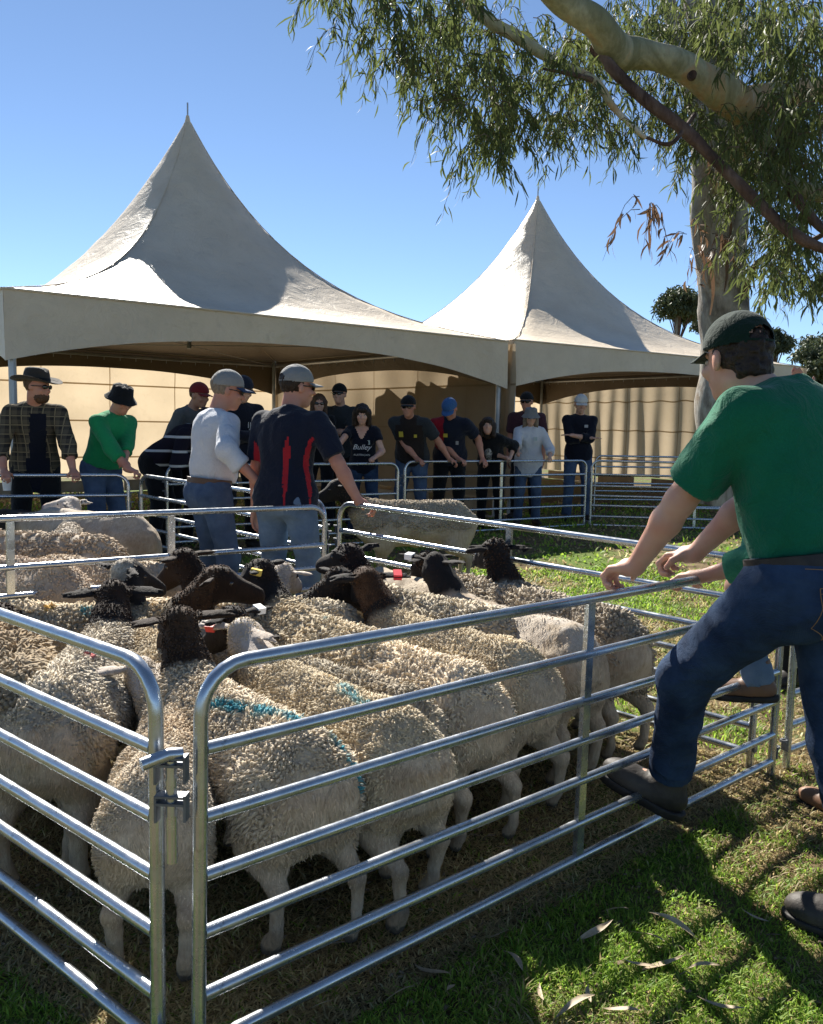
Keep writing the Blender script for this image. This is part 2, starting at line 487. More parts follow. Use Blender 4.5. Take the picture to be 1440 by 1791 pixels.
# locking pin in the near corner
pe = empty('locking_pin', (-.472, 1.66, .505)); tag(pe, 'long steel pin joining the two nearest panels', 'gate pin')
d_ = Vector((CN[0] - LN[0], CN[1] - LN[1], 0)).normalized()
MB().tube([(0, 0, .02), (0, 0, .13), (0, 0, .235)], .0115, 12).build('shaft', STEEL, pe)
MB().tube([(.020, .004, .247), (-.004, -.010, .250), (-.048, -.040, .240)], .013, 12).build('handle', STEEL, pe)
for z in (.1585, .2385):
    m = MB(); RM = np.array(Matrix.Rotation(math.atan2(d_.y, d_.x), 3, 'Z')); m.box((0, 0, z - .012), (.056, .030, .005), RM); m.box(RM @ np.array([-.030, 0, z - .024]), (.005, .026, .055), RM); m.box(RM @ np.array([.030, 0, z - .020]), (.005, .026, .055), RM)
    m.box((0, 0, z + .003), (.056, .030, .005), RM)
    m.build('lug_plate', LUGM, pe)
pe = empty('locking_pin', (-.472, 1.66, .02)); tag(pe, 'lower pin low down between the two nearest posts', 'gate pin')
MB().tube([(0, 0, 0), (0, 0, .06), (0, 0, .115)], .0115, 12).build('shaft', STEEL, pe)
MB().tube([(.010, 0, .12), (-.004, -.012, .124), (-.03, -.03, .118)], .0105, 12).build('handle', STEEL, pe)
MB().box((0, 0, .10), (.06, .026, .004), np.array(Matrix.Rotation(math.atan2(d_.y, d_.x), 3, 'Z'))).build('lug_plate', LUGM, pe)

# ================================================================= TENTS
def canvas(name, c1, c2, trans=.35, dirt=.5, bdist=.02, bs=.5, stretch=(1, 1, 1), rough=.42, spec=.5, under_shade=None):
    t = NT(name)
    n = t.noise(1.1, 6, .65); n2 = t.noise(7, 6, .7)
    c = t.mix(t.ramp(n, [(.35, (0, 0, 0)), (.72, (1, 1, 1))]), c1, c2)
    c = t.mix(t.ramp(n2, [(.55, (0, 0, 0)), (.8, (dirt, dirt, dirt))]), c, tuple(x * .62 for x in lin(c2)[:3]))
    if under_shade:      # shade under the cloth painted in: back faces turn dark brown
        ge = t.n('ShaderNodeNewGeometry'); c = t.mix(ge.outputs['Backfacing'], c, under_shade)
    t.set(c, rough, 0, spec)
    t.bump(t.math('ADD', t.noise(3.5, 6, .62, t.scalev(stretch), 1.6), t.math('MULTIPLY', t.noise(60, 3), .04)), bs, bdist)
    tr = t.n('ShaderNodeBsdfTranslucent'); t.l(c, tr.inputs[0])
    mx = t.n('ShaderNodeMixShader'); mx.inputs[0].default_value = trans
    t.l(t.p.outputs[0], mx.inputs[1]); t.l(tr.outputs[0], mx.inputs[2]); t.l(mx.outputs[0], t.out.inputs[0])
    return t.m
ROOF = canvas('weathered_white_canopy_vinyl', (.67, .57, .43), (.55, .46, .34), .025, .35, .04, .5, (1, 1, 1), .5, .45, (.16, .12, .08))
WALL = canvas('cream_tent_wall', (.50, .40, .275), (.44, .35, .235), .60, .3, .03, .6, (1, 1, .4), .7, .2)
SEAM = canvas('tent_wall_seam', (.46, .365, .245), (.42, .33, .22), .60, .3, .01, .3, (1, 1, 1), .7, .2)
ALU = simple('tent_aluminium', (.42, .43, .44), (.30, .31, .32), 4, .42, .7, .1, 60)
WOOD = simple('skirting_board_wood', (.40, .32, .22), (.30, .23, .15), 5, .8)

def tent(FL, FR, eave, peak, label, n_back=None, pleats=False):
    FL = np.array(FL, float); FR = np.array(FR, float); u = FR - FL; Ln = np.linalg.norm(u); u /= Ln
    n = np.array([-u[1], u[0]]); W = Ln; g0 = .1
    cx = FL + u * Ln / 2 + n * W / 2
    e = empty('marquee_tent', (cx[0], cx[1], g0), math.atan2(u[1], u[0])); tag(e, label, 'tent', 'peaked marquee tents')
    a = Ln / 2; ev = eave - g0; pk = peak - g0
    # canopy: concave four sided spire, round near the tip
    ns, nt_ = 60, 96; th = np.linspace(0, 2 * np.pi, nt_, endpoint=False) ; V = []
    for i in range(ns + 1):
        w = (1 - i / ns) ** 1.25 * .988 + .012
        q = .72 * (1 - (1 - w) ** 2.6) + .28 * w
        z = ev + (pk - ev) * (1 - q)
        c, s_ = np.cos(th), np.sin(th)
        sq = 1 / np.maximum(abs(c), abs(s_)); mixr = min(1, max(0, (1 - w) * 1.15 - .05))
        ringf = sq * (1 - mixr) + 1.12 * mixr
        # faces sag inwards and down between the ridge seams
        edge = (np.maximum(abs(c), abs(s_)) - .7071) / .2929
        sag = .10 * edge * np.sin(np.pi * min(1, w)) * (1 - mixr * .6)
        rr = a * w * ringf
        P = np.stack([rr * c, rr * s_, z - sag], 1)
        V.append(P)
    V = np.concatenate(V)
    nz_ = fbm(V * np.array([2.2, 2.2, 3.0]) + a, 5, 4); wv = np.clip((ev + (pk - ev) * .55 - V[:, 2]) / 1.5, 0, 1)
    ctr = V / (np.linalg.norm(V[:, :2], axis=1)[:, None] + .1)
    V[:, 2] += nz_ * .013 * wv * (np.repeat(np.arange(ns + 1), nt_) > 0)
    V[:, :2] += ctr[:, :2] * (vnoise(V * 5, 9) * .010)[:, None] * (np.repeat(np.arange(ns + 1), nt_) > 0)[:, None]
    i = np.arange(ns)[:, None] * nt_; j = np.arange(nt_)[None]; k = (j + 1) % nt_
    Q = np.stack([i + j, i + k, i + nt_ + k, i + nt_ + j], -1).reshape(-1, 4)
    V = np.concatenate([V, [[0, 0, pk + .03]]]); b = ns * nt_
    T = [[b + q, b + (q + 1) % nt_, len(V) - 1] for q in range(nt_)]
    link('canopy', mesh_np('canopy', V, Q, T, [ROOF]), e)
    # ridge seams
    for sx in (-1, 1):
        for sy in (-1, 1):
            pts = []
            for i in range(0, ns + 1, 3):
                w = (1 - i / ns) ** 1.25 * .988 + .012
                q = .72 * (1 - (1 - w) ** 2.6) + .28 * w; mixr = min(1, max(0, (1 - w) * 1.15 - .05))
                rr = a * w * (1.4142 * (1 - mixr) + 1.12 * mixr) / 1.4142
                pts.append((sx * rr, sy * rr, ev + (pk - ev) * (1 - q) + .004))
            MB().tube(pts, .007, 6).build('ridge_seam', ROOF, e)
    MB().tube([(0, 0, pk), (0, 0, pk + .2)], .012, 8).build('finial', ALU, e)
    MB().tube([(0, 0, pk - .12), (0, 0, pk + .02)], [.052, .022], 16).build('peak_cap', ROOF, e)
    # valances, arched lower edge
    c4 = [(-a, -a), (a, -a), (a, a), (-a, a)]
    for s in range(4):
        p, q_ = np.array(c4[s]), np.array(c4[(s + 1) % 4]); d = q_ - p; nn = np.array([d[1], -d[0]]) / np.linalg.norm(d)
        N, Mz = 60, 8; V = []
        for i in range(N + 1):
            t = i / N; arch = .30 + .37 * abs(2 * t - 1) ** 2.4
            for j_ in range(Mz + 1):
                f = j_ / Mz; o = .004 + .010 * f * math.sin(t * 40 + s) + .012 * f * math.sin(t * 13 + 2 * s)
                V.append([*(p + d * t + nn * o), ev - arch * f - .004])
        i, j_ = np.meshgrid(np.arange(N), np.arange(Mz), indexing='ij')
        Q = np.stack([i * (Mz + 1) + j_, (i + 1) * (Mz + 1) + j_, (i + 1) * (Mz + 1) + j_ + 1, i * (Mz + 1) + j_ + 1], -1).reshape(-1, 4)
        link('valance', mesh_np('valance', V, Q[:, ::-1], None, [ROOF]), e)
        # hem roll on the eave, frame bar with rings
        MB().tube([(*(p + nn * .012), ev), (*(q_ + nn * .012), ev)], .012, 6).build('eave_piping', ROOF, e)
        pi, qi = p * .985, q_ * .985
        MB().tube([(*pi, ev - .09), (*qi, ev - .09)], .03, 8).build('frame_bar', ALU, e)
        m = MB()
        for t in np.linspace(.04, .96, 22):
            c = pi + (qi - pi) * t; m.tube([(c[0], c[1], ev - .08), (c[0], c[1], ev - .17)], .008, 5)
        tag(m.build('curtain_ring', ALU, e), kind='stuff')
        MB().tube([(*(p * .975), -.0), (*(p * .975), ev - .02)], .038, 8).build('post', ALU, e)
        MB().box((*(p * .975), .01), (.2, .2, .02)).build('foot_plate', ALU, e, smooth=False)
    # guy cables crossing under the canopy with the centre mast
    for s in (0, 1):
        p = np.array(c4[s]) * .97; MB().tube([(*p, ev - .1), (*(-p), ev - .1)], .006, 5).build('cable', ALU, e)
    MB().tube([(0, 0, ev - .15), (0, 0, pk - .1)], .035, 8).build('mast', ALU, e)
    # walls: back and right side (and left for the second tent)
    sides = [1, 2] if not pleats else [2, 3, 1]
    for s in sides:
        p, q_ = np.array(c4[s]) * 1.022, np.array(c4[(s + 1) % 4]) * 1.022; d = q_ - p; nn = np.array([d[1], -d[0]]) / np.linalg.norm(d)
        N, Mz = 150, 24; t = np.linspace(0, 1, N + 1)[:, None]; f = np.linspace(0, 1, Mz + 1)[None]
        if pleats: o = .045 * np.sin(t * 95 + 1.5 * np.sin(t * 9)) * (.35 + .65 * np.abs(f - .15)) + .03 * np.sin(t * 31 + 3 * f)
        else: o = .018 * vnoise(np.stack([(t * 9 + f * 3).ravel(), (f * 5 - t * 4).ravel(), (t + f).ravel() * 0 + s], 1), 12).reshape(N + 1, Mz + 1) + .02 * np.sin(t * 17 + 2 * f) + .014 * np.sin(t * 43 + f * 3) + .012 * np.sin(f * 9 + t * 8)
        top = ev - .03 + 0 * t + (.02 * np.sin(t * 70) if pleats else 0)
        V = np.stack([p[0] + d[0] * t + nn[0] * o, p[1] + d[1] * t + nn[1] * o, top * (1 - f) + (.22 if pleats else .26) * f + 0 * t], -1).reshape(-1, 3)
        i, j_ = np.meshgrid(np.arange(N), np.arange(Mz), indexing='ij')
        Q = np.stack([i * (Mz + 1) + j_, (i + 1) * (Mz + 1) + j_, (i + 1) * (Mz + 1) + j_ + 1, i * (Mz + 1) + j_ + 1], -1).reshape(-1, 4)
        w = link('wall_sheet', mesh_np('wall_sheet', V, Q, None, [WALL]), e)
        Vg = V.reshape(N + 1, Mz + 1, 3)
        def strip(name, P0, wd, vert):
            P0 = np.array(P0); P1 = P0.copy()
            if vert: P1[:, :2] += d / np.linalg.norm(d) * wd
            else: P1[:, 2] -= wd
            off = -nn * .004; P0[:, :2] += off; P1[:, :2] += off
            nP = len(P0); VV = np.concatenate([P0, P1]); k = np.arange(nP - 1)
            link(name, mesh_np(name, VV, np.stack([k, k + 1, nP + k + 1, nP + k], 1), None, [SEAM]), w)
        for f_ in (6, 13, 20): strip('seam', Vg[:, f_], .028, False)
        for t_ in ([22, 48, 75, 101, 128] if not pleats else [30, 60, 90, 120]): strip('seam', Vg[t_], .016, True)
        # loose boards along the foot of the wall
        for k, t_ in enumerate((.12, .37, .62, .85)):
            c = p * .95 + (q_ - p) * .95 * t_
            MB().box((c[0], c[1], .11), (1.35 if k % 2 else 1.1, .03, .2), np.array(Matrix.Rotation(math.atan2(d[1], d[0]), 3, 'Z'))).build('skirting_board', WOOD, e, smooth=False)
    return e
T1 = tent(at(6, 524, 8.25).xy, at(889, 597, 12.4).xy, 2.62, 5.78, 'large peaked marquee on the left with a needle on its tip')
T2 = tent(at(899, 600, 12.55).xy, at(1402, 627, 16.6).xy, 2.66, 5.95, 'farther peaked marquee on the right with pleated back wall', pleats=True)
# ================================================================= SHEEP
def wool_mat():
    t = NT('sheep_fleece')
    c = t.attr(); t.set(c, .9, 0, .1); t.p.inputs['Sheen Weight'].default_value = .25
    tr = t.n('ShaderNodeBsdfTranslucent'); t.l(c, tr.inputs[0])
    mx = t.n('ShaderNodeMixShader'); mx.inputs[0].default_value = .34
    t.l(t.p.outputs[0], mx.inputs[1]); t.l(tr.outputs[0], mx.inputs[2]); t.l(mx.outputs[0], t.out.inputs[0])
    return t.m
def hide_mat():
    t = NT('sheep_hair_coat')
    n = t.noise(60, 5, .7, t.scalev((1.6, 1.6, .35)))
    c = t.mix(.35, t.attr(), t.ramp(n, [(.32, (.26, .20, .15)), (.62, (1, 1, 1))]), 'MULTIPLY')
    c = t.mix(.5, c, t.ramp(t.noise(7, 6, .75), [(.36, (.42, .32, .22)), (.6, (1, 1, 1))]), 'MULTIPLY')
    t.set(c, .75, 0, .15); t.p.inputs['Sheen Weight'].default_value = .04
    t.bump(t.math('ADD', n, t.math('MULTIPLY', t.noise(170, 4, .6, t.scalev((1.5, 1.5, .4))), .7)), .8, .007)
    return t.m
WOOLM, HIDEM = wool_mat(), hide_mat()
EYEM = simple('dark_animal_eye', (.02, .012, .008), None, 5, .08, 0, 0, spec=.8)
CREAM = np.array([.84, .73, .56]); BLACK = np.array([.022, .018, .017]); BROWN = np.array([.095, .052, .03])
TAGM = {}
def tagmat(c):
    k = str(c)
    if k not in TAGM: TAGM[k] = simple('ear_tag_plastic_%d' % len(TAGM), c, None, 5, .4)
    return TAGM[k]
NSH = [0]
def GP(px, py, z):
    a, b = at(px, py, 1.0), at(px, py, 2.0); d = b - a; t = (z - a.z) / d.z
    return np.array([a.x + d.x * t, a.y + d.y * t])

def sheep(label, rump, front, head='white', hyaw=0, hpitch=-15, raise_=42, wool='curly', h=.012, scale=1.0,
          col=None, marks=(), tagc=None, tagside=1, zb=.34, dens=7000, neckcol=None, group='sheep penned in the near yard', z=None, nyaw=0, legs=None, earup=0.0, lock=1.0, tagtext=None, rz=None):
    """rump, front: ground points under the rump and the shoulders"""
    NSH[0] += 1; seed = NSH[0] * 31; rg = np.random.default_rng(seed)
    if isinstance(front, tuple) and len(front) == 3:      # rump = ground point between the hind hooves, front = direction
        f = np.array(front[:2], float); f /= np.linalg.norm(f); ctr = np.array(rump, float) + f * .36 * scale
    elif rz is None:
        rp = GP(*rump, .62 * scale + gzf(0, 3)); fr = GP(*front, .62 * scale); f = fr - rp; f /= np.linalg.norm(f)
        ctr = rp + f * .36 * scale
    else:       # placed by its head: front = head pixel, rump unused
        f = np.array([-math.sin(R(rz)), math.cos(R(rz))]); na_ = R(raise_)
        lx, ly, lz = -math.sin(R(nyaw)) * math.cos(na_) * .33, .34 + math.cos(R(nyaw)) * math.cos(na_) * .33, .49 + math.sin(na_) * .33
        r2 = np.array([f[1], -f[0]]); ctr = GP(*front, lz * scale) - (r2 * lx + f * ly) * scale
    e = empty('sheep', (ctr[0], ctr[1], gzf(*ctr) if z is None else z), math.atan2(-f[0], f[1])); e.scale = (scale,) * 3
    tag(e, label, 'sheep', group)
    wf = dict(curly=1.0, short=.96, smooth=.9)[wool]
    S = SDF(); w = .165 * wf * rg.uniform(.95, 1.08)
    S.ell((0, .24, .425), (w * .94, .21, .165), k=.05).ell((0, 0, .425), (w * 1.04, .32, .155), k=.06)
    S.ell((0, -.25, .435), (w * .94, .19, .155), k=.05).ell((0, -.33, .42), (w * .82, .125, .14), k=.05)
    S.cap((0, -.3, .565), (0, .3, .56), .045, .04, k=.08)
    ny = R(nyaw); na = R(raise_)
    nd = np.array([-math.sin(ny) * math.cos(na), math.cos(ny) * math.cos(na), math.sin(na)])
    N0 = np.array([0, .34, .47]); P = N0 + nd * .33
    S.cap(N0 - nd * .02, P - nd * .06, .118, .064, k=.06)
    ya, pa = R(nyaw + hyaw), R(hpitch)
    fd = np.array([-math.sin(ya) * math.cos(pa), math.cos(ya) * math.cos(pa), math.sin(pa)])
    B = basis(fd); r_, f_, u_ = B[:, 0], B[:, 1], B[:, 2]
    hp = lambda x, y, z: P + r_ * x + f_ * y + u_ * z
    S.ell(hp(0, .01, .01), (.056, .075, .058), B, k=.03)
    S.cap(hp(0, .05, .0), hp(0, .17, -.022), .05, .033, k=.03)
    S.cap(hp(0, .0, -.045), hp(0, .15, -.05), .042, .024, k=.03)
    S.ell(hp(0, .185, -.035), (.031, .03, .03), B, k=.015)
    for sx in (-1, 1):
        S.ell(hp(sx * .046, .06, .018), (.014, .026, .014), B, k=.012)      # brow
        ed = np.array([sx * 1.0, -.25, -.12 + earup]); ed /= np.linalg.norm(ed)
        edw = B @ ed; eb = basis(edw, tuple(u_ * .6 - f_ * .6)); eb = np.stack([eb[:, 0], edw, eb[:, 2]], 1)
        c = hp(sx * .05, -.012, .022) + edw * .07
        S.ell(c, (.030, .080, .009), eb, k=.012)
    legs = legs or [rg.uniform(-.03, .05) for _ in range(4)]
    for q, sx in enumerate((-1, 1)):
        dy = legs[q]
        S.ell((sx * .105, .25, .33), (.06, .09, .12), k=.05)
        S.cap((sx * .10, .25, .31), (sx * .092, .255 + dy * .4, .185), .042, .026, k=.03)
        S.cap((sx * .092, .255 + dy * .4, .185), (sx * .088, .25 + dy, .065), .024, .018, k=.02)
        S.cap((sx * .088, .25 + dy, .07), (sx * .088, .275 + dy, .03), .020, .025, k=.012)
        dy = legs[2 + q] - .07
        S.ell((sx * .092, -.29, .37), (.068, .12, .15), k=.04)
        S.cap((sx * .11, -.24 + dy * .3, .30), (sx * .102, -.345 + dy * .7, .205), .060, .026, k=.03)
        S.cap((sx * .11, -.345 + dy * .7, .205), (sx * .10, -.315 + dy, .07), .026, .018, k=.02)
        S.cap((sx * .10, -.315 + dy, .075), (sx * .10, -.29 + dy, .03), .020, .026, k=.012)
    h = {.009: .0115, .010: .013, .011: .0145, .012: .0165, .013: .018, .014: .020, .015: .022}.get(h, h)
    S.cap((0, -.44, .50), (0, -.475, .40), .022, .012, k=.025)       # docked tail
    S.cap((0, -.50, .40), (0, -.47, .22), .020, .030, k=.05, sub=True)
    V, F = S.mesh(h)
    N = vnormals(V, F)
    body = (V[:, 2] > .28) & (V[:, 1] < .45) & (V[:, 1] > -.5)
    hd = (V - P) @ B                                                  # head coordinates
    dh = np.linalg.norm(hd * np.array([1, .8, 1]), axis=1)
    nk = ((V - N0) @ nd)
    ish = (nk > .20) & (V[:, 2] > .3) & (V[:, 1] > .2) | ((abs(hd[:, 0]) < .21) & (hd[:, 1] > -.09) & (hd[:, 1] < .24) & (abs(hd[:, 2]) < .11) & (nk > .1) & (V[:, 2] > .34))
    n1 = fbm(V * 9, seed, 3); n2 = fbm(V * 28, seed + 3, 2)
    V = V + N * (n1 * .006 + n2 * .0035 * (~ish))[:, None]
    base = CREAM if col is None else np.array(col)
    white = np.array([.72, .61, .47])
    C = np.tile(white * .78, (len(V), 1)) * (1 + .10 * n1)[:, None]
    dirt = np.clip((.30 - V[:, 2]) / .3, 0, 1) * .45 * (.6 + .4 * n1) + .12
    C = C * (1 - dirt[:, None] * np.array([.5, .62, .78]))
    zcut = zb - .025 + .05 * n1
    wm = np.clip((V[:, 2] - zcut) / .05, 0, 1)
    rumpfade = np.clip((V[:, 1] + .43 + .03 * n1) / .06, 0, 1) if wool != 'full' else 1
    wm = wm * np.maximum(rumpfade, np.clip((V[:, 2] - .50) / .05, 0, 1)) * (~ish)
    if wool == 'smooth': wm = wm * np.clip((n1 + .2) * 2, 0, .5)
    C = C * (1 - wm[:, None]) + (base * .80) * wm[:, None]
    hoof = V[:, 2] < .034
    C[hoof] = np.array([.13, .11, .085])
    hc = dict(white=np.array([.68, .61, .54]), black=BLACK, brown=BROWN * .32)[head]
    hm = np.clip((nk - (.13 if head != 'white' else .2) + .03 * n1) / .04, 0, 1) * ((V[:, 1] > .2) & (V[:, 2] > .28))
    hm = np.maximum(hm, ish * 1.0)
    C = C * (1 - hm[:, None]) + hc * hm[:, None]
    if head == 'white':                                               # pink inside of ears and nose
        C[(hd[:, 1] > .185) & ish] = [.42, .26, .24]
    elif neckcol is not None:
        C = np.where(((hd[:, 1] < -.0) & ish & (abs(hd[:, 0]) < .066))[:, None], np.array(neckcol) * (.5 if neckcol[0] < .3 else 1) * (1 + .5 * n2)[:, None], C)
    o = link('body', mesh_np('sheep_body', V, F, None, [HIDEM], True, np.clip(C, 0, 1)), e)
    for sx in (-1, 1):
        c = hp(sx * .047, .062, .010); q = MB()
        sp = np.array([(math.cos(a) * math.cos(b), math.sin(a) * math.cos(b), math.sin(b)) for b in np.linspace(-1.5, 1.5, 6) for a in np.linspace(0, 6.283, 9)[:-1]])
        q.add(c + sp * .0125, [[i * 8 + j, i * 8 + (j + 1) % 8, i * 8 + 8 + (j + 1) % 8, i * 8 + 8 + j] for i in range(5) for j in range(8)]).build('eye', EYEM, e)
    # ------------------------------------------------ coat hair on flanks, rump and legs
    fc = V[F].mean(1); fa = np.linalg.norm(np.cross(V[F[:, 2]] - V[F[:, 0]], V[F[:, 3]] - V[F[:, 1]]), axis=1) / 2
    if h < .014:
        pr = fa * (1 - wm[F].mean(1)) * np.clip((fc[:, 2] - .10) / .12, 0.15, 1) * (hm[F].mean(1) < .3); n = int(pr.sum() * (24000 if h < .012 else 12000))
        k = rg.choice(len(F), n, p=pr / pr.sum()); u = rg.random(n)[:, None]; v = rg.random(n)[:, None]
        p = (V[F[k, 0]] * (1 - u) + V[F[k, 1]] * u) * (1 - v) + (V[F[k, 3]] * (1 - u) + V[F[k, 2]] * u) * v; nn = N[F[k, 0]]
        fl = np.stack([vnoise(p * 12, seed + 41), vnoise(p * 12, seed + 42) - .3, -1.1 + 0 * p[:, 0]], 1); fl -= nn * (fl * nn).sum(1)[:, None]
        d = fl + nn * rg.uniform(.06, .22, n)[:, None] + rg.normal(0, .14, (n, 3)); d /= np.linalg.norm(d, axis=1)[:, None]
        s_ = np.cross(d, nn); s_ /= np.linalg.norm(s_, axis=1)[:, None] + 1e-9
        L = (.007 + .010 * np.clip((p[:, 2] - .15) / .2, 0, 1)) * rg.uniform(.6, 1.5, n); W = .0016 * rg.uniform(.6, 1.5, n)
        b0 = p - nn * .002; m_ = b0 + d * (L * .5)[:, None] + nn * (L * .12)[:, None]; t_ = b0 + d * L[:, None] - np.array([0, 0, .2]) * L[:, None]
        HV = np.stack([b0 - s_ * W[:, None], b0 + s_ * W[:, None], m_ - s_ * W[:, None] * .8, m_ + s_ * W[:, None] * .8, t_], 1).reshape(-1, 3); kk = (np.arange(n) * 5)[:, None]
        hcol = C[F[k, 0]] * (1.08 + .16 * rg.normal(0, 1, (n, 1))) * (1 - .25 * np.clip(vnoise(p * 6, seed + 44), 0, 1)[:, None] * np.array([.7, .9, 1.2]))
        tag(link('coat_hair', mesh_np('coat_hair', HV, kk + np.array([[0, 1, 3, 2]]), kk + np.array([[2, 3, 4]]), [WOOLM], True, np.repeat(np.clip(hcol, .005, .9), 5, 0)), e), kind='stuff')
    # ------------------------------------------------ fleece locks
    fc = V[F].mean(1); fa = np.linalg.norm(np.cross(V[F[:, 2]] - V[F[:, 0]], V[F[:, 3]] - V[F[:, 1]]), axis=1) / 2
    fw = wm[F].mean(1); fh = hm[F].mean(1)
    poll = (np.linalg.norm((fc - hp(0, -.03, .04)) , axis=1) < .08) & (head == 'brown' or (neckcol is not None and neckcol[0] < .3 and head != 'white'))
    neck = (((fc - N0) @ nd) > .08) & (fc[:, 1] > .25) & (fc[:, 2] > .4) & (((fc - P) @ B)[:, 1] < .02) & (abs(((fc - P) @ B)[:, 0]) < .075)
    pr = fa * np.maximum(fw, (poll | neck) * .9)
    if wool == 'smooth': pr = fa * ((poll | neck) * .5 + fw * .3)
    area = pr.sum(); n = int(area * dens * (1.35 if h < .0135 else .85) * (1.45 if wool == 'short' else 1.0))
    if n < 10: return e
    k = rg.choice(len(F), n, p=pr / area); u, v = rg.random(n)[:, None], rg.random(n)[:, None]
    A_, B_, C_, D_ = (V[F[k, i]] for i in range(4))
    p = (A_ * (1 - u) + B_ * u) * (1 - v) + (D_ * (1 - u) + C_ * u) * v
    nn = N[F[k, 0]]
    L = (dict(curly=.0195, short=.0120, smooth=.008)[wool]) * rg.uniform(.6, 1.35, n) * lock
    rad = (dict(curly=.0052, short=.0040, smooth=.0035)[wool]) * rg.uniform(.7, 1.3, n) * (lock * .5 + .5)
    rad *= .9 if h < .0135 else 1.2
    ed_ = .5 + .5 * np.clip(np.maximum(fw[k], fh[k]) * 1.2, 0, 1); L *= ed_; rad *= ed_
    small = fh[k] > .5; L[small] *= .42; rad[small] *= .62
    flow = np.stack([vnoise(p * 14, seed + 1), vnoise(p * 14, seed + 2), vnoise(p * 14, seed + 5)], 1) * .9 + rg.normal(0, .18, (n, 3)) + np.array([0, -.15, -.25])
    d = nn * .75 + flow * .8; d /= np.linalg.norm(d, axis=1)[:, None]
    t1 = np.cross(d, rg.normal(0, 1, (n, 3))); t1 /= np.linalg.norm(t1, axis=1)[:, None]; t2 = np.cross(d, t1)
    bend = (t1 * rg.uniform(.2, .7, n)[:, None] + np.array([0, 0, -.3]))
    rows = []
    for (s, rr, bb) in ((-.1, 1.0, 0), (.55, .9, .15)):
        c = p + d * (L * s)[:, None] + bend * (L * bb)[:, None]
        for q in range(3):
            a = 2.094 * q + s * 2.5
            rows.append(c + (t1 * math.cos(a) + t2 * math.sin(a)) * (rad * rr)[:, None])
    rows.append(p + d * (L * .98)[:, None] + bend * (L * .8)[:, None])
    LV = np.stack(rows, 1)
    b = (np.arange(n) * 7)[:, None]
    q4 = np.concatenate([b + np.array([[r0 + a, r0 + (a + 1) % 3, r0 + 3 + (a + 1) % 3, r0 + 3 + a]]) for r0 in (0,) for a in range(3)])
    t3 = np.concatenate([b + np.array([[3 + a, 3 + (a + 1) % 3, 6]]) for a in range(3)])
    cc = base * (1 + rg.normal(0, .06, (n, 1)) + .12 * vnoise(p * 11, seed + 9)[:, None]) * np.array([1, 1, 1.0])
    cc = cc * (1 - .22 * np.clip(vnoise(p * 4, seed + 12), 0, 1)[:, None] * np.array([.6, .9, 1.3]))
    low = np.clip((zb + .10 - p[:, 2]) / .14, 0, 1)[:, None] * .45
    cc = cc * (1 - low * np.array([.5, .65, .85]))
    if head != 'white':
        nb = np.array(neckcol) * (.55 if neckcol[0] < .3 else 1) if neckcol is not None else BROWN * .6
        hh = np.clip(fh[k] * 1.4, 0, 1)[:, None]
        cc = cc * (1 - hh) + (np.array(nb) * (1 + .5 * rg.normal(0, 1, (n, 1)) * .5)) * hh
    for (mc, mp, mr) in marks:
        mp = np.array(mp, float)
        if mp.ndim == 1: dd = np.linalg.norm((p - mp), axis=1)
        else:
            ba = mp[1] - mp[0]; tt = np.clip(((p - mp[0]) @ ba) / ba.dot(ba), 0, 1); dd = np.linalg.norm(p - mp[0] - tt[:, None] * ba, axis=1)
        m = np.clip((mr * (1 + .5 * vnoise(p * 25, seed + 7)) - dd) / (mr * .6), 0, .9)[:, None]
        cc = cc * (1 - m) + np.array(mc) * m
    cc = np.repeat(np.clip(cc, 0.005, 1), 7, 0)
    tag(link('fleece', mesh_np('fleece', LV.reshape(-1, 3), q4, t3, [WOOLM], True, cc), e), kind='stuff')
    if tagc is not None:
        sx = tagside; ed = np.array([sx * 1.0, -.25, -.12 + earup]); ed /= np.linalg.norm(ed)
        edw = B @ ed; eb = basis(edw, tuple(u_ * .6 - f_ * .6)); M3 = np.stack([eb[:, 0], edw, eb[:, 2]], 1)
        c = hp(sx * .05, -.012, .022) + edw * .085
        m = MB(); m.box(c - M3[:, 0] * .006, (.046, .036, .026), M3)
        tg = m.build('ear_tag', tagmat(tagc), e, smooth=False)
        if tagtext:
            tt = text_mesh('tag_number', tagtext, .024, simple('tag_print', (.01, .03, .06), None), M=None)
            tt.parent = tg
            # letters lie on the back face of the tag, reading along the ear
            zc = M3[:, 2] * 1.0; xa = edw * (1 if sx > 0 else -1)
            nrm = -f_ * .6 - u_ * -.6; nrm = np.cross(xa, M3[:, 0]); nrm = nrm if nrm.dot(-f_ + u_ * .3) > 0 else -nrm
            ya_ = np.cross(nrm, xa)
            MM = Matrix(((xa[0], ya_[0], nrm[0], 0), (xa[1], ya_[1], nrm[1], 0), (xa[2], ya_[2], nrm[2], 0), (0, 0, 0, 1)))
            MM.translation = Vector(c - M3[:, 0] * .006 + nrm * .0145 - xa * .014 - ya_ * .010)
            tt.matrix_local = MM
    return e

def text_mesh(name, s, size, mat, M=None, align='LEFT', font=None, shear=0, extr=.0004):
    cu = bpy.data.curves.new(name, 'FONT'); cu.body = s; cu.size = size; cu.extrude = extr; cu.align_x = align; cu.shear = shear
    o = bpy.data.objects.new(name, cu); COL.objects.link(o)
    bpy.context.view_layer.update()
    me = bpy.data.meshes.new_from_object(o.evaluated_get(bpy.context.evaluated_depsgraph_get()))
    COL.objects.unlink(o); bpy.data.objects.remove(o)
    me.materials.clear(); me.materials.append(mat); me.name = name
    o = link(name, me)
    if M is not None: o.matrix_world = M
    return o

BLUE = (.02, .33, .42); RED = (.75, .16, .17); YEL = (.80, .50, .08); LBL = (.35, .60, .62)
YW = (.70, .60, .43)
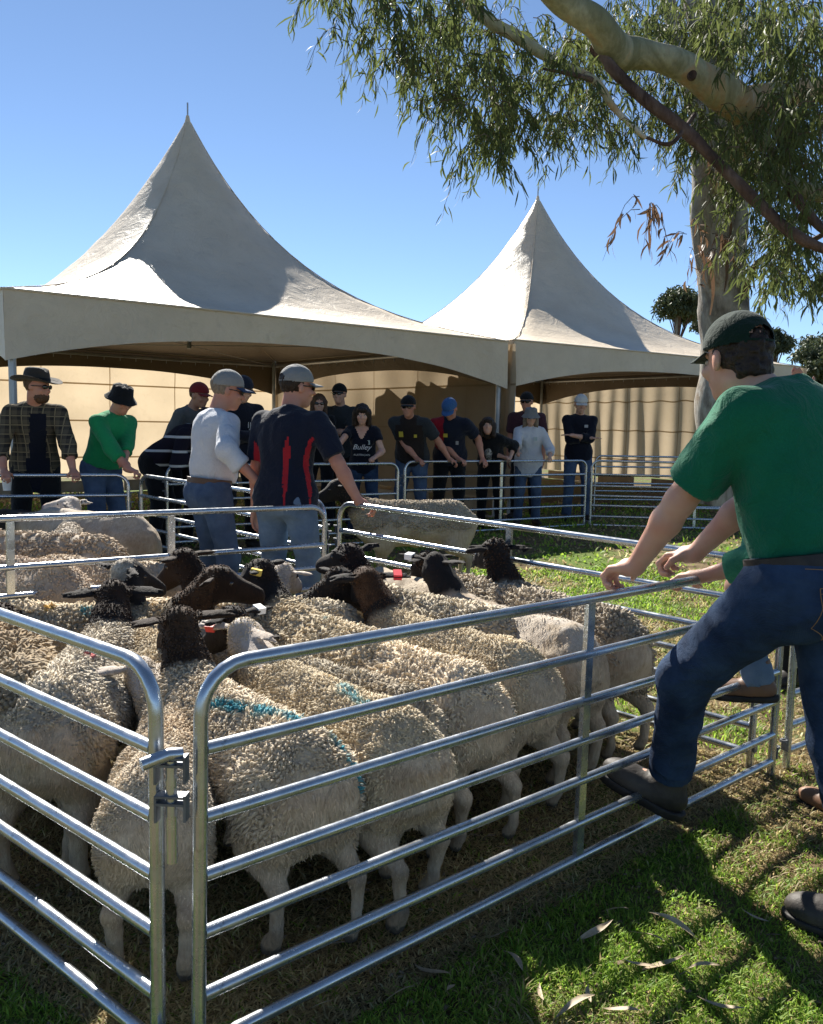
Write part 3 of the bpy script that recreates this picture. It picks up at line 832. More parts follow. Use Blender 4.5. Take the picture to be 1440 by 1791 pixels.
# nearest row, seen from behind
sheep('white faced ewe squeezed behind the two nearest posts, blue tag in its ear', (-.64, 2.06), (-.14, .99, 0), 'white', -20, -30, 30, 'short', .009, .88, nyaw=38, tagc=(.03, .38, .55), tagside=1, zb=.33, dens=8000, legs=[0, .02, .03, -.03], tagtext='32', col=(.70, .60, .46))
sheep('curly ewe with a blue paint stripe down its back and a brown head', (-.25, 2.19), (-.64, .77, 0), 'brown', 6, -28, 52, 'curly', .009, .985,
      marks=[(BLUE, ((-.07, .10, .595), (.02, -.28, .60)), .024), (BLUE, ((.02, -.28, .60), (.09, -.36, .54)), .022), (BLUE, ((.09, -.36, .54), (.12, -.40, .44)), .020)], zb=.30, dens=10000, neckcol=(.13, .075, .04), legs=[0, 0, .04, -.05], nyaw=-10, col=(.72, .62, .47))
sheep('pale ewe at the far left of the near row with a small red mark', (-1.09, 2.46), (-.08, .99, 0), 'black', 4, -14, 40, 'curly', .009, 1.03, nyaw=8, marks=[(RED, (.03, .0, .60), .022)], zb=.36, dens=9500, neckcol=(.085, .05, .032), col=(.70, .63, .51))
sheep('ewe with a yellow paint smear and a pink stain on its rump', (.02, 2.37), (-.66, .75, 0), 'white', -75, -20, 34, 'short', .009, .98,
      marks=[(YEL, (.02, .10, .585), .03), (LBL, ((.0, -.02, .6), (-.05, -.2, .6)), .025)], zb=.30, dens=8000, col=YW, tagc=(.7, .05, .04), tagside=-1, legs=[0, 0, -.05, .04])
sheep('grey fleeced ewe pressed between the striped ewe and its neighbours', (.02, 2.62), (-.76, .65, 0), 'black', 10, -30, 42, 'curly', .010, .96, zb=.32, dens=8500, col=(.60, .53, .41), lock=1.1, tagc=(.85, .85, .82))
sheep('ewe with a blue spot on its back and thick cream fleece', (.24, 2.80), (-.70, .72, 0), 'black', 0, -40, 8, 'curly', .010, 1.0, marks=[(BLUE, (.0, .06, .6), .02)], zb=.31, dens=8500, tagc=(.7, .04, .05), tagside=1, legs=[0, 0, .0, -.06])
sheep('ewe with faint yellow paint and neat curls behind the blue spotted one', (.45, 3.02), (-.68, .73, 0), 'black', -20, -20, 48, 'short', .010, 1.02, neckcol=(.17, .085, .04), tagc=(.75, .05, .07), marks=[(YEL, (.04, .08, .6), .035)], zb=.31, dens=8000, col=YW, legs=[0, 0, .04, -.03])
sheep('smooth white ewe with a pink mark beside the fence stay', (.68, 3.30), (-.60, .80, 0), 'black', -75, -38, 50, 'smooth', .010, 1.03, tagc=(.8, .8, .8), tagside=-1, marks=[(RED, (.0, .10, .585), .03)], col=(.74, .69, .62), zb=.45, dens=5000)
sheep('scruffy grey fleeced ewe nearest the far right corner of the pen', (.92, 3.58), (-.55, .83, 0), 'black', -10, -12, 60, 'curly', .011, 1.02, zb=.26, dens=7500, col=(.50, .43, .33), lock=1.3)
# second and third rows
sheep('dark curled ewe cut by the left edge of the photo', (45, 1180), (20, 1105), 'brown', 10, -30, 15, 'curly', .011, 1.05, col=(.46, .37, .25), zb=.26, dens=8000, lock=1.3)
sheep('cream ewe with a blue back smear and a brown woolly head, left edge', (-20, 1052), (95, 1052), 'brown', 10, -12, 50, 'curly', .012, 1.04, marks=[(BLUE, (.05, .05, .6), .03), (YEL, (.03, -.1, .6), .03)], col=YW, zb=.3, dens=7500, neckcol=(.15, .08, .04), nyaw=0)
sheep('yellowish ewe with a white throat and black face, right of the black eared one', (305, 1140), (250, 1085), 'black', -75, -20, 62, 'short', .011, 1.0, col=YW, zb=.3, dens=7500, neckcol=(.5, .44, .35), nyaw=0)
sheep('black headed ewe facing right with its ear out to the left', (235, 1045), (330, 1045), 'black', 20, -32, 48, 'curly', .012, 1.0, zb=.3, dens=6500, marks=[(LBL, (.0, .1, .6), .05)])
sheep('dark brown headed ewe looking left before the pale jeans', (610, 1058), (530, 1045), 'brown', 5, -32, 48, 'curly', .011, 1.04, zb=.3, dens=7000, col=(.70, .62, .48))
sheep('white faced ewe between the two black headed ones', (310, 1100), (370, 1075), 'white', 0, -18, 42, 'curly', .012, .98, zb=.3, dens=6500, col=(.70, .62, .50))
sheep('cream curly ewe with a blue dot and a black woolly head, centre of the mob', (672, 1112), (590, 1082), 'black', 40, -32, 48, 'curly', .011, 1.03, zb=.3, dens=8000, col=YW, marks=[(BLUE, (0, .02, .6), .022)], neckcol=(.06, .038, .03), tagc=(.8, .55, .1), tagside=-1)
sheep('thick cream ewe whose black head rests above its neighbour, ear pricked', (880, 1072), (745, 1042), 'black', 10, -10, 50, 'curly', .011, 1.05, zb=.28, dens=8000, col=(.70, .62, .48), lock=1.2, neckcol=(.07, .04, .03), earup=.3)
sheep('pale ewe with a blue mark behind the black heads', (790, 1028), (730, 1010), 'white', 0, -50, 0, 'smooth', .013, 1.0, marks=[(LBL, (0, -.1, .58), .06)], zb=.4, dens=4000)
sheep('woolly grey ewe standing behind the pink marked one', (985, 1052), (900, 1030), 'black', 10, -40, 30, 'curly', .012, 1.03, zb=.28, dens=7500, col=(.62, .54, .42), lock=1.4)
# sheep beyond the pen
G2 = 'larger sheep in the yard behind the pen'
sheep('broad smooth ewe with its back to the rail at lower left of the rear yard', (120, 985), (-20, 965), 'white', 0, -40, 10, 'short', .014, 1.17, zb=.42, dens=4500, col=(.66, .54, .42), group=G2)
sheep('woolly backed ewe standing between the bar uprights in the rear yard', (195, 940), (20, 930), 'white', 0, -40, 5, 'curly', .014, 1.22, zb=.50, dens=6000, col=(.62, .53, .42), group=G2)
sheep('ewe behind the two front backs, beside the legs of the man in white', (300, 985), (190, 975), 'white', 0, -40, 5, 'short', .014, 1.12, zb=.42, dens=4500, col=(.68, .58, .45), group=G2)
sheep('long pale ewe standing broadside in front of the green shirt', (248, 908), (80, 895), 'black', 5, -30, 10, 'smooth', .014, 1.2, zb=.5, dens=3500, col=(.64, .57, .48), group=G2)
sheep('pale eared ewe with only its head and neck above the others', None, (125, 885), 'white', 60, 0, 40, 'short', .015, 1.1, zb=.4, dens=3500, col=(.52, .46, .38), group=G2, rz=20)
sheep('black ewe at the far left edge of the rear yard', (60, 905), (-40, 900), 'black', 0, -20, 10, 'short', .015, 1.1, zb=.3, dens=3500, col=(.03, .025, .022), group=G2)
sheep('black faced ewe standing side on in the big yard, alone', (812, 884), (665, 882), 'black', -10, -20, 45, 'short', .013, 1.17, zb=.42, dens=6500, col=(.60, .52, .40), group=G2, z=.04)
# ================================================================= BIG GUM TREE
def bark(name, stops, sc=3.0, peel=.5):
    t = NT(name)
    n = t.noise(sc, 6, .62, t.scalev((1, 1, .35)), 1.0)
    c = t.ramp(n, stops)
    n2 = t.noise(26, 6, .7, t.scalev((1, 1, .3)))
    c = t.mix(.4, c, t.ramp(n2, [(.3, (.35, .32, .3)), (.6, (1, 1, 1))]), 'MULTIPLY')
    t.set(c, .8, 0, .2)
    t.bump(t.math('ADD', n, t.math('MULTIPLY', n2, peel)), .7, .03)
    return t.m
BARK = bark('smooth_gum_bark', [(.36, (.07, .06, .05)), (.46, (.24, .215, .185)), (.56, (.40, .38, .34)), (.64, (.22, .17, .12)), (.74, (.32, .29, .24))])
LIMB = bark('pale_gum_limb_bark', [(.38, (.24, .23, .13)), (.5, (.43, .40, .26)), (.6, (.52, .35, .19)), (.68, (.55, .52, .43))], 2.2)
ROUGH = bark('rough_brown_bark', [(.35, (.05, .03, .022)), (.5, (.13, .08, .06)), (.65, (.20, .14, .11))], 6, 1.0)
def leafmat(name, a, b, tr=.35):
    t = NT(name); oi = t.n('ShaderNodeObjectInfo')
    c = t.mix(t.ramp(t.noise(5, 5, .7), [(.35, (0, 0, 0)), (.65, (1, 1, 1))]), a, b)
    c = t.mix(t.math('MULTIPLY', oi.outputs['Random'], .35), c, b)
    t.set(c, .58, 0, .35)
    x = t.n('ShaderNodeBsdfTranslucent'); t.l(c, x.inputs[0]); mx = t.n('ShaderNodeMixShader'); mx.inputs[0].default_value = tr
    t.l(t.p.outputs[0], mx.inputs[1]); t.l(x.outputs[0], mx.inputs[2]); t.l(mx.outputs[0], t.out.inputs[0])
    return t.m
LEAF = leafmat('gum_leaf', (.070, .095, .030), (.14, .165, .052), .5)
DRYLEAF = leafmat('bronze_gum_leaf', (.24, .13, .08), (.15, .10, .06), .3)
tree = empty('gum_tree', (3.15, 8.6, .1)); tag(tree, 'big smooth barked gum tree whose limbs and hanging leaves fill the upper right', 'tree')
TO = np.array(tree.location)
def limb(name, pts, rad, mat, n=14, sub=8, rough=.0):
    """pts: (px, py, depth); rad in metres"""
    P = np.array(spline([at(*p) for p in pts], sub)); r = np.interp(np.linspace(0, 1, len(P)), np.linspace(0, 1, len(rad)), rad)
    P = P + (np.stack([vnoise(P * 3, 5), vnoise(P * 3, 6), vnoise(P * 3, 7)], 1) * r[:, None] * .15)
    r = r * (1 + .07 * vnoise(P * 5, 8))
    b = MB(); b.tube(P - TO, r, n)
    v = b.v[0]; nn = fbm(v * 5 + 3, 11, 3); cc = np.repeat(P - TO, n, 0); m = len(cc)
    dv = v[:m] - cc; v[:m] += dv * (nn[:m] * (.06 + rough))[:, None]; b.v[0] = v
    return b.build(name, mat, tree)
limb('trunk', [(1268, 870, 8.6), (1266, 700, 8.6), (1262, 560, 8.6), (1262, 440, 8.6), (1268, 300, 8.6), (1262, 170, 8.7), (1235, 60, 8.8), (1215, -60, 8.9), (1190, -260, 9.2)], [.30, .25, .23, .235, .225, .20, .17, .15, .11], BARK, 28, 10)
limb('trunk_fork', [(1232, 470, 8.55), (1228, 380, 8.5), (1232, 300, 8.5), (1226, 210, 8.6), (1195, 110, 8.8), (1160, -40, 9.0)], [.07, .125, .13, .11, .085, .07], BARK, 18, 8)
limb('limb', [(1262, 330, 8.5), (1305, 225, 7.6), (1290, 183, 7.1), (1245, 150, 6.9), (1190, 112, 6.8), (1120, 96, 6.7), (1075, 88, 6.6), (1040, 40, 6.4), (985, 0, 6.3), (900, -70, 6.0)], [.13, .12, .135, .125, .105, .10, .12, .105, .095, .08], LIMB, 20, 8)
limb('limb', [(1285, 185, 7.1), (1345, 170, 7.2), (1400, 160, 7.3), (1480, 145, 7.5)], [.13, .12, .10, .09], LIMB, 16)
limb('limb', [(1310, 215, 7.3), (1330, 245, 7.2), (1345, 262, 7.2)], [.09, .08, .05], LIMB, 14)
limb('limb', [(1040, 82, 6.6), (1070, 120, 6.5), (1130, 175, 6.4), (1200, 230, 6.3), (1270, 300, 6.2), (1340, 370, 6.1), (1400, 415, 6.0), (1480, 450, 6.0)], [.05, .045, .044, .044, .043, .042, .04, .036], ROUGH, 12, 8, .08)
limb('branch', [(895, -72, 6.02), (830, -45, 6.1), (820, 0, 6.2), (860, 40, 6.2), (905, 65, 6.2), (950, 95, 6.2), (1010, 125, 6.2), (1045, 145, 6.2), (1075, 190, 6.2), (1130, 242, 6.2)], [.055, .05, .045, .042, .036, .03, .026, .016], LIMB, 10)
limb('branch', [(1130, 240, 6.2), (1175, 250, 6.2), (1215, 200, 6.4)], [.012, .016, .018], ROUGH, 8)
limb('branch', [(1040, 140, 6.2), (1000, 130, 6.1), (950, 120, 6.0)], [.02, .018, .008], ROUGH, 8)
limb('branch', [(1480, 340, 6.8), (1400, 330, 6.8), (1360, 300, 7.0), (1330, 290, 7.4)], [.07, .06, .05, .06], LIMB, 12)
limb('branch', [(1380, 325, 6.8), (1405, 360, 6.7), (1440, 400, 6.6), (1480, 420, 6.5)], [.045, .04, .035, .03], ROUGH, 10)
limb('branch', [(1300, 520, 8.4), (1325, 460, 8.2), (1400, 430, 8.0), (1460, 400, 7.8)], [.03, .03, .026, .02], ROUGH, 8)
limb('branch', [(900, -70, 6.0), (790, -30, 5.8), (700, -10, 5.6), (620, -30, 5.5)], [.05, .04, .03, .015], ROUGH, 8)
# knot hole and peeling bark strips on the trunk
k_ = at(1210, 133, 6.70); MB().tube([k_ - Vector(TO), k_ - Vector(TO) + Vector((-.01, -.06, -.01))], [.035, .03], 12).build('knot_hole', ROUGH, tree)
rg = np.random.default_rng(5)
for (px, py, L, w) in [(1262, 470, .5, .05), (1238, 500, .55, .05), (1222, 480, .35, .035), (1268, 400, .45, .04), (1230, 300, .4, .04), (1258, 330, .5, .05), (1290, 250, .35, .04)]:
    p0 = np.array(at(px, py - 50, 8.28)) - TO; b = MB(); V = []
    for i in range(7):
        t = i / 6; V += [p0 + np.array([-w / 2 * (1 - t * .7) + .05 * math.sin(t * 3), -.02 - .12 * t * t, -L * t]), p0 + np.array([w / 2 * (1 - t * .7) + .05 * math.sin(t * 3), -.03 - .10 * t * t, -L * t])]
    b.add(V, [[2 * i, 2 * i + 1, 2 * i + 3, 2 * i + 2] for i in range(6)]).build('peeling_bark', DRYLEAF, tree)

def leaf_mesh(n, base, dirv, side, L, W, curl):
    """hanging lance shaped leaves: base points, unit directions, width directions"""
    prof = [(0, .06), (.18, .75), (.45, 1.0), (.75, .6), (1.0, .03)]
    nrm = np.cross(dirv, side); rows = []
    for (t, w) in prof:
        c = base + dirv * (L * t)[:, None] + side * (curl * L * (t - t * t) * 1.2)[:, None] + nrm * (L * .12 * math.sin(t * 3))[:, None]
        rows += [c - side * (W * w / 2)[:, None] + nrm * (W * w * .12)[:, None], c + side * (W * w / 2)[:, None] + nrm * (W * w * .12)[:, None]]
    V = np.stack(rows, 1).reshape(-1, 3); b = (np.arange(n) * 10)[:, None]
    Q = np.concatenate([b + np.array([[2 * i, 2 * i + 1, 2 * i + 3, 2 * i + 2]]) for i in range(4)])
    return V, Q
regions = [  # px, py, rx, ry, strings, depth0, depth1, leaf scale
    (590, -25, 40, 30, 10, 5.2, 5.8, 1), (640, -5, 70, 45, 26, 5.2, 6.2, 1), (725, 20, 70, 60, 36, 5.3, 6.5, 1), (600, 45, 25, 20, 5, 5.4, 5.6, .8),
    (800, 60, 80, 85, 76, 5.3, 7, 1), (745, 130, 45, 50, 20, 5.5, 6.5, .9), (850, 150, 70, 70, 60, 5.5, 7, 1), (890, 215, 42, 45, 30, 5.5, 6.3, 1), (800, 175, 35, 35, 14, 5.5, 6.2, 1),
    (930, 60, 90, 80, 60, 5.6, 8, 1), (980, 150, 80, 60, 46, 5.6, 7.5, 1), (1000, 205, 70, 40, 22, 5.8, 7, .9), (1070, 210, 50, 40, 14, 5.8, 7, .9),
    (1060, 100, 70, 90, 40, 6.7, 9, 1.1), (1130, 40, 110, 70, 80, 6.9, 9.5, 1.1), (1130, 170, 70, 50, 22, 6.6, 8, 1),
    (1240, 30, 110, 60, 90, 6.9, 9.5, 1.1), (1350, 50, 110, 80, 120, 5.8, 9, 1.1), (1400, 160, 70, 90, 90, 5.8, 8.5, 1.1),
    (1230, 215, 45, 45, 26, 6.2, 7.6, 1), (1290, 300, 40, 60, 22, 6.5, 8.0, 1), (1340, 230, 60, 70, 70, 5.9, 8, 1), (1390, 330, 70, 70, 66, 5.9, 7.6, 1),
    (1370, 430, 60, 50, 40, 6.0, 7.6, 1), (1350, 480, 45, 30, 12, 6.2, 7, 1), (1310, 420, 25, 50, 8, 7, 8, 1), (1240, 250, 40, 40, 12, 6.5, 7.5, 1), (1420, 470, 40, 30, 7, 6.0, 6.8, 1), (700, 95, 50, 40, 16, 5.4, 6.2, 1), (860, 255, 30, 30, 10, 5.5, 6, 1), (930, 190, 60, 60, 24, 5.6, 7, 1), (1420, 260, 60, 120, 50, 7, 9, 1.1), (1340, 330, 50, 90, 30, 7.5, 9, 1.1), (1180, 190, 60, 60, 20, 7, 8, 1),
]
regionsB = [(1130, 355, 22, 18, 6, 6.0, 6.4, 1), (1205, 420, 14, 40, 4, 7.6, 8.2, 1), (1250, 430, 18, 40, 5, 8.0, 8.3, 1)]
def strings(regs, per, bronze=False):
    Bs, Ds, Ss, Ls, Ws, Cs = [], [], [], [], [], []; tw = MB()
    for (px, py, rx, ry, ns, d0, d1, sc) in regs:
        ns = int(ns * (.8 if px < 1050 else 1.1) + .9)
        for _ in range(ns):
            a, q = rg.uniform(0, 6.283), math.sqrt(rg.random())
            dep = rg.uniform(d0, d1); p = np.array(at(px + rx * q * math.cos(a), py + ry * q * math.sin(a), dep)) - TO
            az = rg.uniform(0, 6.283); out = np.array([math.cos(az), math.sin(az), 0]); ln = rg.uniform(.12, .40) * sc
            pts = [p + out * ln * (.75 * t) + np.array([0, 0, .04 * math.sin(t * 3) - ln * .9 * t * t]) for t in np.linspace(0, 1, 5)]
            tw.tube(pts, [.0035, .003, .0025, .002, .0012], 3, cap=False)
            m = int(rg.integers(*per))
            for k in range(m):
                t = rg.uniform(.1, 1); i = min(3, int(t * 4)); f = t * 4 - i; b = pts[i] * (1 - f) + pts[i + 1] * f
                d = np.array([rg.normal(0, .38), rg.normal(0, .38), -1.0]) + out * .25; d /= np.linalg.norm(d)
                if rg.random() < .12: d = d * np.array([1, 1, .25]); d /= np.linalg.norm(d)
                s = np.cross(d, rg.normal(0, 1, 3)); s /= np.linalg.norm(s)
                Bs.append(b + rg.normal(0, .012, 3)); Ds.append(d); Ss.append(s); Ls.append(rg.uniform(.075, .15) * sc); Ws.append(rg.uniform(.010, .017) * sc); Cs.append(rg.uniform(-.5, .5))
    return [np.array(x) for x in (Bs, Ds, Ss, Ls, Ws, Cs)], tw
A_, tw = strings(regions, (12, 21))
tag(tw.build('twigs', ROUGH, tree), kind='stuff')
n = len(A_[0])
# the 300 leaves that hang lowest and nearest are pieces of their own
score = A_[0][:, 2] + .35 * A_[0][:, 1] ; order = np.argsort(score); one, rest = order[:290], order[290:]
V, Q = leaf_mesh(len(rest), *[x[rest] for x in A_])
tag(link('foliage', mesh_np('foliage', V, Q, None, [LEAF]), tree), kind='stuff')
protoL = []
for k in range(6):
    V, Q = leaf_mesh(1, np.zeros((1, 3)), np.array([[0, 0, -1.0]]), np.array([[1.0, 0, 0]]), np.array([1.0]), np.array([.125 + .012 * k]), np.array([(-.5 + .2 * k)]))
    protoL.append(mesh_np('gum_leaf', V, Q, None, [LEAF]))
for i in one:
    o = link('leaf', protoL[i % 6], tree); d, s = A_[1][i], A_[2][i]
    m = np.stack([s, np.cross(-d, s), -d], 1) * A_[3][i]
    M4 = Matrix([list(m[r]) + [A_[0][i][r]] for r in range(3)] + [[0, 0, 0, 1]]); o.matrix_local = M4
B_, tw = strings(regionsB, (5, 9)); tag(tw.build('bronze_twigs', ROUGH, tree), kind='stuff')
V, Q = leaf_mesh(len(B_[0]), B_[0], B_[1], B_[2], B_[3] * 1.2, B_[4] * 1.6, B_[5])
tag(link('bronze_leaves', mesh_np('bronze_leaves', V, Q, None, [DRYLEAF]), tree), kind='stuff')

# ================================================================= DISTANT TREES
FARLEAF = leafmat('distant_gum_leaf', (.05, .065, .035), (.10, .12, .055), .2)
def far_tree(label, px, Yd, top, width, crown_lo, seed, n=9, dens=330):
    base = at(px, 760, Yd); gx, gy = base.x, base.y; rg = np.random.default_rng(seed)
    e = empty('distant_tree', (gx, gy, .1)); tag(e, label, 'tree', 'gum trees beyond the tents')
    zt = at(px, top, Yd).z; zl = at(px, crown_lo, Yd).z; W = width / FPX * Yd
    MB().tube(spline([(0, 0, -.2), (.2, 0, zl * .5), (-.1, .1, zl), (.1, 0, (zl + zt) / 2)], 5), np.linspace(.20, .07, 16), 8).build('trunk', BARK, e)
    P = []; br = MB()
    for k in range(n):
        q0 = rg.normal(0, 1, 3); q0 *= rg.random() ** .4 / np.linalg.norm(q0); c = np.array([q0[0] * .42 * W, q0[1] * .4 * W, (zl + zt) / 2 - (zt - zl) * .05 + q0[2] * (zt - zl) * .52])
        r = rg.uniform(.13, .25) * W
        br.tube([(0, 0, zl * .8), tuple(c * .6 + np.array([0, 0, zl * .35])), tuple(c)], [.04, .028, .012], 4)
        q = rg.normal(0, 1, (dens, 3)); q /= np.linalg.norm(q, axis=1)[:, None]; q *= (rg.random((dens, 1)) ** .5) * r * np.array([1.1, 1.1, .75])
        q *= (1 + .35 * vnoise(q * 3 / r + k, seed))[:, None]; P.append(c + q)
    br.build('branches', ROUGH, e)
    P = np.concatenate(P); m = len(P); d = rg.normal(0, 1, (m, 3)) + [0, 0, -1.2]; d /= np.linalg.norm(d, axis=1)[:, None]
    s = np.cross(d, rg.normal(0, 1, (m, 3))); s /= np.linalg.norm(s, axis=1)[:, None]
    V, Q = leaf_mesh(m, P, d, s, rg.uniform(.15, .42, m), rg.uniform(.06, .12, m), rg.uniform(-.5, .5, m))
    tag(link('crown', mesh_np('crown', V, Q, None, [FARLEAF]), e), kind='stuff')
far_tree('round headed distant gum just left of the big trunk', 1178, 48, 498, 100, 560, 3, 16)
far_tree('small distant gum top behind the right tent beyond the green cap', 1350, 55, 578, 70, 612, 8, 10)
far_tree('bushy olive gum at the right edge of the photo', 1432, 42, 596, 110, 690, 12, 20)
far_tree('dark distant gum partly hidden by the big trunk', 1225, 60, 520, 60, 575, 15, 10)
far_tree('pale topped gum rising behind the olive one at the right', 1440, 62, 575, 90, 640, 17, 12)
# ================================================================= PEOPLE
def ik(S, T, a, b, hint):
    S, T, hint = (np.array(x, float) for x in (S, T, hint)); d = T - S; L = np.linalg.norm(d); u = d / L
    L = min(L, (a + b) * .998); x = (a * a - b * b + L * L) / (2 * L); y = math.sqrt(max(a * a - x * x, 0))
    hp = hint - u * hint.dot(u); hp /= np.linalg.norm(hp) + 1e-9
    return S + u * x + hp * y, S + u * L
def rotx(a): c, s = math.cos(a), math.sin(a); return np.array([[1, 0, 0], [0, c, -s], [0, s, c]])
def rotz(a): c, s = math.cos(a), math.sin(a); return np.array([[c, -s, 0], [s, c, 0], [0, 0, 1]])
def creases(V, N, amp, freq, seed, stretch=(1, 1, 1)):
    p = V * freq * np.array(stretch)
    wv = np.stack([vnoise(p * .6, seed), vnoise(p * .6, seed + 1), vnoise(p * .6, seed + 2)], 1)
    n = 1 - 2 * np.abs(vnoise(p + wv * 1.3, seed + 3)); n = n * .7 + .3 * vnoise(p * 2.2, seed + 4)
    return V + N * (n * amp)[:, None]

SK = dict(fair=skin('skin_fair', (.58, .36, .26)), tan=skin('skin_tanned', (.42, .24, .155)), ruddy=skin('skin_ruddy', (.50, .26, .18)))
GLASSM = simple('dark_sunglass_lens', (.008, .008, .01), None, 5, .08, 0, 0, spec=.9)
HAIRD = simple('dark_brown_hair', (.018, .011, .007), (.035, .02, .012), 60, .5, 0, .8, 90, .01)
HAIRB = simple('brown_hair', (.07, .035, .018), (.12, .06, .03), 60, .5, 0, .8, 90, .01)
HAIRG = simple('short_sandy_hair', (.16, .12, .085), (.24, .19, .14), 60, .6, 0, .8, 120, .006)
EYEW = simple('eye_white', (.55, .52, .48), None, 5, .2)
SOLE = simple('boot_rubber', (.015, .013, .012), (.03, .027, .024), 20, .6, 0, .3, 80)
def person(label, X, Y, yaw, H=1.75, lean=0, z0=None, hands=(None, None), feet=(None, None), head=(0, 0), build=1.0, skinm='fair',
           shirt=None, sleeve='short', hem=-.04, trousers=None, hat=None, hair=None, glasses=None, h=.0145, belly=0, knees=None, boots=None,
           elbows=None, collar=True, rolled=False, beard=None, fem=False, crouch=0, group=None, belt=None, open_shirt=None, grip=True, spine=0, side=0, handup=(0, 0), sleeve_cut=None, hip_shift=0, neck=0.0, shw=.175, trhem=(.12, .12), headoff=(0, 0, 0), headk=1.0):
    """yaw: 0 looks along +Y (away from the camera), positive turns left. hands / feet: world targets (right, left)"""
    z0 = gzf(X, Y) if z0 is None else z0
    e = empty('person', (X, Y, z0)); tag(e, label, 'person', group); O = np.array([X, Y, z0])
    s = H / 1.75; Rz = rotz(R(yaw)); F = Rz @ np.array([0, 1, 0]); RT = Rz @ np.array([1, 0, 0])
    hipz = .93 * s - crouch; Hc = np.array([0, 0, hipz]) + F * hip_shift
    Tm = Rz @ rotx(-R(lean)) @ np.array([[math.cos(R(side)), 0, math.sin(R(side))], [0, 1, 0], [-math.sin(R(side)), 0, math.cos(R(side))]])
    tp = lambda x, y, z: Hc + Tm @ (np.array([x, y, z]) * s)
    bw = build
    # spine bends a little forward at the shoulders
    sh = {}
    for q, sx in ((0, 1), (1, -1)): sh[q] = tp(sx * shw * (bw * .4 + .6) * (.9 if fem else 1), .015, .445)
    nb = tp(0, .01, .49); hyaw, hpit = head
    Hm = Rz @ rotz(R(hyaw)) @ rotx(R(hpit))
    ndir = Tm @ np.array([0, .22, 1.0]); ndir = ndir / np.linalg.norm(ndir); ndir = ndir * .6 + np.array([0, 0, .4]) + F * .1
    hc = nb + ndir / np.linalg.norm(ndir) * (.168 - neck) * s + Hm @ np.array([0, .02, 0]) + np.array(headoff)
    s_body = s
    hp = lambda x, y, z: hc + Hm @ (np.array([x, y, z]) * s * headk)
    # arms
    ua, fa = .285 * s, .255 * s; el, wr = {}, {}
    for q, sx in ((0, 1), (1, -1)):
        T = hands[q]; fold = isinstance(T, str)
        if fold: T = O + tp(-sx * .11, .185 + .045 * q, .20 + .03 * q)
        if T is None: T = tp(sx * .24, .05, -.10) ; rel = True
        else: T = np.array(T, float) - O; rel = fold
        hint = (elbows[q] if elbows and elbows[q] is not None else (RT * sx * .55 - F * .8 + np.array([0, 0, -.25]) if not fold else RT * sx * .6 + F * .15 + np.array([0, 0, -.9])))
        el[q], wr[q] = ik(sh[q], T + (np.array([0, 0, .026]) if (not rel and grip) else 0), ua, fa, hint)
    # legs
    kn, an, to = {}, {}, {}; hips = {}
    for q, sx in ((0, 1), (1, -1)):
        hips[q] = Hc + RT * sx * .09 * s
        ft = feet[q]
        A = Hc * np.array([1, 1, 0]) - F * hip_shift + RT * sx * .13 * s + np.array([0, 0, .085 * s]) if ft is None else np.array(ft[:3], float) - O
        hint = knees[q] if knees and knees[q] is not None else F + RT * sx * .15
        kn[q], an[q] = ik(hips[q], A, .435 * s, .425 * s, hint)
        fdir = F * 1.0 + RT * sx * .25 if ft is None or len(ft) < 4 else np.array(ft[3], float)
        to[q] = fdir / np.linalg.norm(fdir)
    SKM = SK[skinm]
    # ------------------------------------------------ body: one continuous surface
    B = SDF()
    B.ell(tp(0, 0, .02), np.array([.15, .11, .11]) * s * bw, Tm, k=.05).ell(tp(0, .0, .18), np.array([.135, .10, .15]) * s * bw, Tm, k=.05)
    B.ell(tp(0, .005, .35), np.array([.155, .11, .16]) * s * bw, Tm, k=.05).cap(tp(-.13, 0, .43), tp(.13, 0, .43), .055 * s, k=.05)
    B.cap(tp(0, -.01, .44), hp(0, -.03, -.06), .062 * s * (.88 if fem else 1), .054 * s * (.85 if fem else 1), k=.03)
    sh_ = s * headk
    B.ell(hp(0, -.012, .035), np.array([.075, .094, .088]) * sh_, Hm, k=.02)
    B.ell(hp(0, .022, -.035), np.array([.058, .070, .078]) * sh_, Hm, k=.025)
    B.ell(hp(0, .062, -.090), np.array([.024, .022, .020]) * sh_, Hm, k=.03)
    B.cap(hp(0, .082, .014), hp(0, .108, -.022), .010 * sh_, .0145 * sh_, k=.014)
    B.cap(hp(-.032, .080, .030), hp(.032, .080, .030), .010 * sh_, k=.015)
    for sx in (-1, 1):
        B.ell(hp(sx * .030, .092, .010), np.array([.016, .010, .010]) * sh_, Hm, k=.012, sub=True)
        B.ell(hp(sx * .042, .070, -.022), np.array([.022, .018, .018]) * sh_, Hm, k=.02)
        B.ell(hp(sx * .078, -.006, -.004), np.array([.010, .020, .032]) * sh_, Hm @ rotz(sx * .35), k=.006)
    B.cap(hp(-.018, .091, -.052), hp(.018, .091, -.052), .0065 * sh_, k=.006).cap(hp(-.014, .090, -.063), hp(.014, .090, -.063), .007 * sh_, k=.006)
    sk = .9 if fem else 1.0
